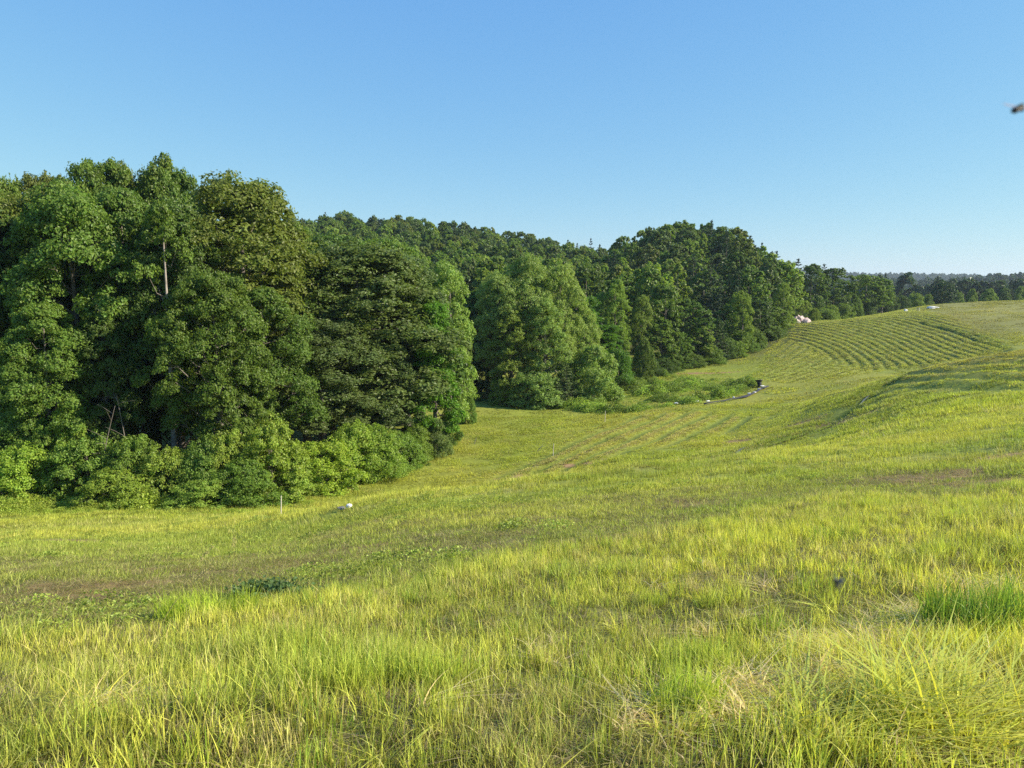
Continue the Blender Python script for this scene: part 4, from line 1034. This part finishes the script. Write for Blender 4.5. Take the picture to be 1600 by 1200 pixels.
n4 = 2800; x4 = gr.uniform(-.82, -.27, n4); y4 = np.interp(x4, [-.82, -.68, -.4, -.27], [40.8, 40.8, 41.8, 43.8]) + gr.uniform(-2.2, 2.5, n4) - .9 * gr.random(n4) ** 3 * 3; x4 = x4 * y4
x = np.concatenate([x, x2, x4]); y = np.concatenate([y, y2, y4]); n = len(x)
s_ = .25 + 1.5 * sstep(.3, .8, fbm(x, y, 3.0, 3, 170))
s_ *= gr.uniform(.30, 1.05, n); s_[-n4:] *= .55 + .45 * sstep(39, 42, y[-n4:])
c = np.tile([.215, .300, .042], (n, 1)) * (.30 + 1.4 * fbm(x, y, 1.2, 3, 171)[:, None]) * gr.uniform(.6, 1.35, (n, 1)); c[-n4:] = c[-n4:] * .6 + LIM * .4
scatter('weeds', np.stack([x, y, ground_z(x, y) - .05], 1), tilt_euler(x, y, gr.random(n) * 6.283, .5), np.stack([s_, s_, s_ * gr.uniform(.7, 1.2, n)], 1), gr.integers(0, 4, n), c4(c), WEEDP)

# rest of the forest: what is too small or too numerous to pick out, and the far ridges
FPRO = [PROTO['far0'][0][0], PROTO['far2'][0][0], PROTO['pine0'][0][0]]
M_FLEAF = leaf_mat('forest_leaf', src='inst', transl=.25, spec=.3)
def copy_mesh(m, mat):
    m2 = m.copy(); m2.materials.clear(); m2.materials.append(mat); return m2
FP = [copy_mesh(m, M_FLEAF) for m in FPRO]
if rest:
    A = np.array([(q[0], q[1], q[2], q[3], q[4]) for q in rest], float); n = len(A)
    c = np.array([.052, .092, .026]) * gr.uniform(.7, 1.3, (n, 1))
    scatter('forest', np.stack([A[:, 0], A[:, 1], ground_z(A[:, 0], A[:, 1]) - .3], 1), np.stack([np.zeros(n), np.zeros(n), gr.random(n) * 6.28], 1),
            np.stack([A[:, 3] / 4.2, A[:, 3] / 4.2, A[:, 2] / 14], 1), np.where(A[:, 4] > .5, 2, gr.integers(0, 2, n)), c4(c), FP)
LOWP = []
for k in range(3):
    m = broadleaf(200 + k, 13, 4.6, 'round', 9, 6, 8, 2.0, 3, False)[0]; m.materials.append(M_FLEAF); LOWP.append(m)
n = 12000; r_ = np.concatenate([gr.uniform(1850, 2320, n), gr.uniform(800, 1080, 4000), gr.uniform(380, 800, 3500)]); s = gr.uniform(-.2, 1.15, len(r_)); s[n:] = gr.uniform(.3, 1.0, len(r_) - n)
a_ = np.arctan(s); x = r_ * np.sin(a_); y = r_ * np.cos(a_); n = len(x); sc_ = gr.uniform(.8, 1.35, n)
c = np.array([.055, .090, .030]) * gr.uniform(.65, 1.35, (n, 1))
scatter('distant_forest', np.stack([x, y, ground_z(x, y) - 1.5], 1), np.stack([np.zeros(n), np.zeros(n), gr.random(n) * 6.28], 1), np.stack([sc_, sc_, sc_ * gr.uniform(.8, 1.15, n)], 1), gr.integers(0, 3, n), c4(c), LOWP)

# ------------------------------------------------------------------ small things
import bmesh
def rock_mesh(name, seed, sx, sy, sz, mat, sub=2):
    bm = bmesh.new(); bmesh.ops.create_icosphere(bm, subdivisions=sub, radius=1)
    r = random.Random(seed); ph = [r.uniform(0, 6) for _ in range(6)]
    for v in bm.verts:
        p = v.co; k = 1 + .16 * math.sin(p.x * 3 + ph[0]) + .13 * math.sin(p.y * 4 + ph[1]) + .1 * math.sin(p.z * 5 + ph[2] + p.x * 2) + r.uniform(-.04, .04)
        v.co = Vector((p.x * k * sx, p.y * k * sy, max(p.z, -.45) * k * sz))
    me = bpy.data.meshes.new(name); bm.to_mesh(me); bm.free(); me.materials.append(mat)
    return me
def gz1(x, y): return float(ground_z(np.array([x]), np.array([y]))[0])
def put(name, me, px, py, label, cat, group=None, dz=0.0, rz=0.0, parent=None):
    x, y = hit(px, py); o = link(name, me, loc=(x, y, gz1(x, y) + dz)); o.rotation_euler.z = rz; return tag(o, label, cat, group)
put('rock', rock_mesh('rock', 1, .09, .06, .045, M_STONE_W), 545, 797, 'small white rock on the brow of the near slope', 'rock', dz=.10)
put('rock', rock_mesh('rock', 2, .10, .08, .06, M_STONE_D), 533, 799, 'dark grey stone lying just left of the small white rock', 'rock', dz=.07)
# bags weighting the dark fabric along the drain, and the drain mouth
for i, (px, py, sx, lab) in enumerate(((1056, 633, .42, 'white sandbag at the left end of the line below the weeds'), (1089, 630, .48, 'white sandbag in the middle of the line below the weeds'),
                                       (1106, 630, .46, 'flattened white sandbag right of the middle one below the weeds'), (1171, 618, .5, 'white sandbag at the lower end of the dark drain fabric'),
                                       (1179, 616, .42, 'white sandbag second from the lower end of the drain fabric'), (1186, 611, .42, 'white sandbag halfway up the drain fabric'),
                                       (1191, 606, .45, 'white sandbag just below the black drain pipe'), (1197, 607, .42, 'white sandbag at the top right end of the drain fabric'), (1146, 624, .25, 'tiny white bag between the weeds and the drain fabric'))):
    put('sandbag', rock_mesh('sandbag', 20 + i, sx * .52, .16, .09, M_STONE_W), px, py, lab, 'sandbag', 'white sandbags along the drain', dz=.22, rz=.3 * (i % 3))
# dark fabric strip: a real draped strip following the ground
line = [hit(px, py) for px, py in ((1100, 634), (1150, 625), (1168, 621), (1180, 615), (1190, 609), (1200, 606))]
Vf, Ff = [], []
for k, (x, y) in enumerate(np.array([np.interp(np.linspace(0, 5, 26), range(6), [p[a] for p in line]) for a in (0, 1)]).T):
    w = .12 if k < 8 else .38
    for q in range(5):
        yy = y + (q - 2) / 2 * w; Vf.append((x, yy, gz1(x, yy) + .16 + .10 * math.cos((q - 2) * .8) + rnd.uniform(-.03, .03)))
    if k:
        for q in range(4): a = (k - 1) * 5 + q; Ff.append((a, a + 1, a + 6, a + 5))
fb = link('drain_fabric', mesh_np('drain_fabric', Vf, Ff, smooth=True), mat=M_FABRIC)
sm = fb.modifiers.new('thick', 'SOLIDIFY'); sm.thickness = .03; sm.offset = -1
tag(fb, 'dark grey fabric strip laid along the drain under the sandbags', 'fabric')
# flared black pipe
px_, py_ = hit(1187, 606); pr = bpy.data.objects.new('drain_pipe', None); COL.objects.link(pr); pr.location = (px_, py_, gz1(px_, py_) + .1); pr.rotation_euler = (math.radians(-12), 0, .5)
tag(pr, 'black flared drain pipe sticking up beside the white sandbags', 'drain pipe')
def lathe(prof, n=20, thick=True):
    Vv = []; Fq = []
    for k, (r, z) in enumerate(prof):
        for s_ in range(n):
            a = 2 * math.pi * s_ / n; Vv.append((r * math.cos(a), r * math.sin(a), z))
        if k:
            for s_ in range(n): s2 = (s_ + 1) % n; Fq.append(((k - 1) * n + s_, (k - 1) * n + s2, k * n + s2, k * n + s_))
    return mesh_np('lathe', Vv, Fq, smooth=True)
link('pipe', lathe([(.26, 0), (.26, .1), (.30, .13), (.26, .17), (.26, .35), (.30, .38), (.26, .42), (.26, .62), (.23, .62), (.23, .05)]), pr, M_PIPE)
link('rim', lathe([(.24, .60), (.38, .74), (.46, .88), (.49, .88), (.40, .73), (.27, .60)]), pr, M_PIPE)

def stake(px, py, h, r, mat, label, lean=.05, name='stake'):
    x, y = hit(px, py); v, f = tube([(0, 0, -.05), (lean * h * .5, 0, h * .5), (lean * h, .0, h)], [r, r * .95, r * .9], 6)
    top = np.array([[0, 1, 2, 3], [0, 3, 4, 5]]) + 12; f = np.vstack([f, top])
    o = link(name, mesh_np(name, v, f), mat=mat, loc=(x, y, gz1(x, y))); return tag(o, label, 'stake', 'thin stakes in the field')
stake(439, 805, .62, .018, M_WOOD, 'pale thin stake on the brow, left of the small white rock')
stake(864, 713, 1.0, .03, M_WOOD, 'pale thin stake standing alone on the valley floor')
stake(945, 659, 1.1, .03, M_WOOD, 'pale thin stake near the front edge of the weeds')
stake(838, 706, .5, .025, M_STONE_D, 'short dark stake lying over left of the valley floor stake', 1.0)
stake(741, 694, .6, .03, M_STONE_D, 'short dark stub of stem in the open valley grass', .3)
stake(1433, 488, 1.0, .07, M_STONE_D, 'short dark post on the crest of the mown hill', 0, 'post')
stake(1436, 487, .9, .10, M_WOOD, 'pale post touching the short dark one on the hill crest', 0, 'post')
put('marker', rock_mesh('marker', 33, .42, .3, .30, M_STONE_W), 1415, 490, 'pale yellowish block standing on the upper mown hill', 'block', dz=.75)
put('tarpaulin', rock_mesh('tarpaulin', 34, 1.3, .9, .32, M_STONE_W, 3), 1457, 482.5, 'low white covered heap on the crest of the mown hill', 'heap', dz=.25)
# rubble: each stone a part
rb = bpy.data.objects.new('rubble_pile', None); COL.objects.link(rb); x0, y0 = P(1246, 163, 500), 163.0; rb.location = (x0, y0, gz1(x0, y0))
tag(rb, 'pile of pale pinkish rubble at the edge of the knoll wood', 'rubble')
rms = [rock_mesh('stone', 40 + k, .5, .42, .34, M_ROCK, 1) for k in range(4)]
for k in range(95):
    a = rnd.random() * 6.28; q = rnd.random() ** .6; s_ = rnd.uniform(.6, 1.7)
    xx = math.cos(a) * q * 2.7; yy = math.sin(a) * q * 1.6
    o = link('stone', rms[k % 4], rb, loc=(xx, yy, gz1(x0 + xx, y0 + yy) - gz1(x0, y0) + .15 + (1 - q) * 1.3 * rnd.random())); o.scale = (s_,) * 3; o.rotation_euler = (rnd.random(), rnd.random(), a)
# thin water in the ditch
for nm_i, (pa, pb, w, lab) in enumerate((((1343, 631), (1358, 616), .06, 'narrow strip of standing water in the ditch at the foot of the right hand rise'), ((1142, 709), (1164, 701), .08, 'glint of water in the ditch below the brow'))):
    (xa, ya), (xb, yb) = hit(*pa), hit(*pb); Vw, Fw = [], []
    for k in range(9):
        t = k / 8; x = xa + (xb - xa) * t; y = ya + (yb - ya) * t; dx, dy = xb - xa, yb - ya; L = math.hypot(dx, dy); ww = w * (.4 + .6 * math.sin(math.pi * (t * .9 + .05))) * (1 + .3 * math.sin(k * 2.1))
        z = gz1(x, y) + .10
        Vw += [(x - dy / L * ww, y + dx / L * ww, z), (x + dy / L * ww, y - dx / L * ww, z)]
        if k: Fw.append((2 * k - 2, 2 * k - 1, 2 * k + 1, 2 * k))
    tag(link('water', mesh_np('water', Vw, Fw), mat=M_WATER), kind='structure')

# tall seeding grass stalks standing above the mown slope
def stalk(px, py, h, lean, label):
    x, y = hit(px, py); root = bpy.data.objects.new('grass_stalk', None); COL.objects.link(root); root.location = (x, y, gz1(x, y)); tag(root, label, 'grass stalk', 'tall seeding grass stalks')
    t = np.linspace(0, 1, 8); path = np.stack([lean * h * t ** 1.6, t * 0, h * t], 1)
    v, f = tube(path, .0028 * (1.1 - t * .8), 5); link('stem', mesh_np('stem', v, f, smooth=True), root, M_STRAW)
    rg_ = np.random.default_rng(int(px)); n = 90; tt = rg_.uniform(.78, 1.0, n)
    C = np.stack([lean * h * tt ** 1.6 + rg_.normal(0, .012, n), rg_.normal(0, .012, n), h * tt + rg_.normal(0, .008, n)], 1)
    V_, T, vv = leaves(rg_, C, rg_.normal(size=(n, 3)), .016, .35, 0); hd = mesh_np('seed_head', V_, T); link('seed_head', hd, root, M_STRAW)
stalk(366, 930, .62, .05, 'tallest upright seeding grass stalk left of the bare patches')
stalk(268, 965, .62, .62, 'long pale grass stalk leaning right across the bare patch')
stalk(250, 990, .55, .8, 'second leaning grass stalk, lower and left of the long pale one')
# tussocks with a broad leaved weed
def tussock(px, py, meshes, scale, tint, label, n, spread):
    x, y = hit(px, py); root = bpy.data.objects.new('tussock', None); COL.objects.link(root); root.location = (x, y, gz1(x, y)); tag(root, label, 'grass tussock')
    for k in range(n):
        a = rnd.random() * 6.28; q = rnd.random() ** .5 * spread; xx, yy = q * math.cos(a), q * math.sin(a) * .6
        o = link('tuft', meshes[k % len(meshes)], root, loc=(xx, yy, gz1(x + xx, y + yy) - gz1(x, y))); o['kind'] = 'stuff'; o.scale = (scale * rnd.uniform(.8, 1.2),) * 3; o.rotation_euler.z = a; t_ = rnd.uniform(.8, 1.2); o.color = (*[v * t_ for v in tint], 1)
def recol(m, mat): m2 = m.copy(); m2.materials.clear(); m2.materials.append(mat); return m2
M_GOBJ = leaf_mat('tussock_blade', transl=.38, spec=.28)
LU2 = [recol(m, M_GOBJ) for m in LUSH]; CL2 = [recol(CLOV[0], M_GOBJ)]; TL2 = [recol(m, M_GOBJ) for m in TALLP[5:]]
tussock(330, 962, LU2 + TL2, .95, (.36, .44, .05), 'bright yellow green tussock with broad leaves left of the middle foreground', 22, .38)
tussock(1535, 985, LU2, .95, (.19, .29, .045), 'lush dark green tussock at the right edge beside the fallen hay', 16, .26)
tussock(420, 935, CL2 * 2, 1.4, (.09, .15, .045), 'low dark leafed weed beside the bright tussock', 9, .16)
tussock(1065, 1105, LU2, .7, (.36, .43, .07), 'spreading light green tuft at the left end of the fallen hay', 6, .12)

# flying insects close to the camera, soft because they are out of focus
def insect(px, py, dist, L, label, rz, wing):
    dx, dy, dz = ray(px, py); root = bpy.data.objects.new('flying_insect', None); COL.objects.link(root)
    n_ = math.sqrt(dx * dx + dy * dy + dz * dz); root.location = (dx / n_ * dist, dy / n_ * dist, dz / n_ * dist); root.rotation_euler = (.2, rz, .4)
    tag(root, label, 'insect', 'insects flying near the camera')
    t = np.linspace(-.5, .5, 9); rr_ = L * .16 * np.array([.05, .7, 1, .9, .5, .85, .95, .6, .05])
    v, f = tube(np.stack([t * L, t * 0, t * 0], 1), rr_, 8); link('body', mesh_np('body', v, f, smooth=True), root, M_INSECT)
    for sgn in (-1, 1):
        Vw = [(L * .15, 0, L * .1), (-L * .1, sgn * L * .35, L * wing * .6), (-L * .45, sgn * L * .5, L * wing), (-L * .5, sgn * L * .25, L * wing * .7), (-L * .2, 0, L * .12)]
        th = L * .012; V2 = Vw + [(a, b_, c_ + th) for a, b_, c_ in Vw]
        Fw = [[0, 1, 2], [0, 2, 3], [0, 3, 4], [5, 7, 6], [5, 8, 7], [5, 9, 8]] + [q for k in range(5) for q in ([k, (k + 1) % 5, 5 + (k + 1) % 5], [k, 5 + (k + 1) % 5, 5 + k])]
        link('wing', mesh_np('wing', Vw + V2[5:], Fw), root, M_WING)
insect(1591, 171, .32, .0072, 'small dark winged insect blurred against the sky at the right edge', -.25, .35)
insect(1307, 912, .28, .0050, 'small greyish insect blurred in front of the foreground grass', 1.1, .4)
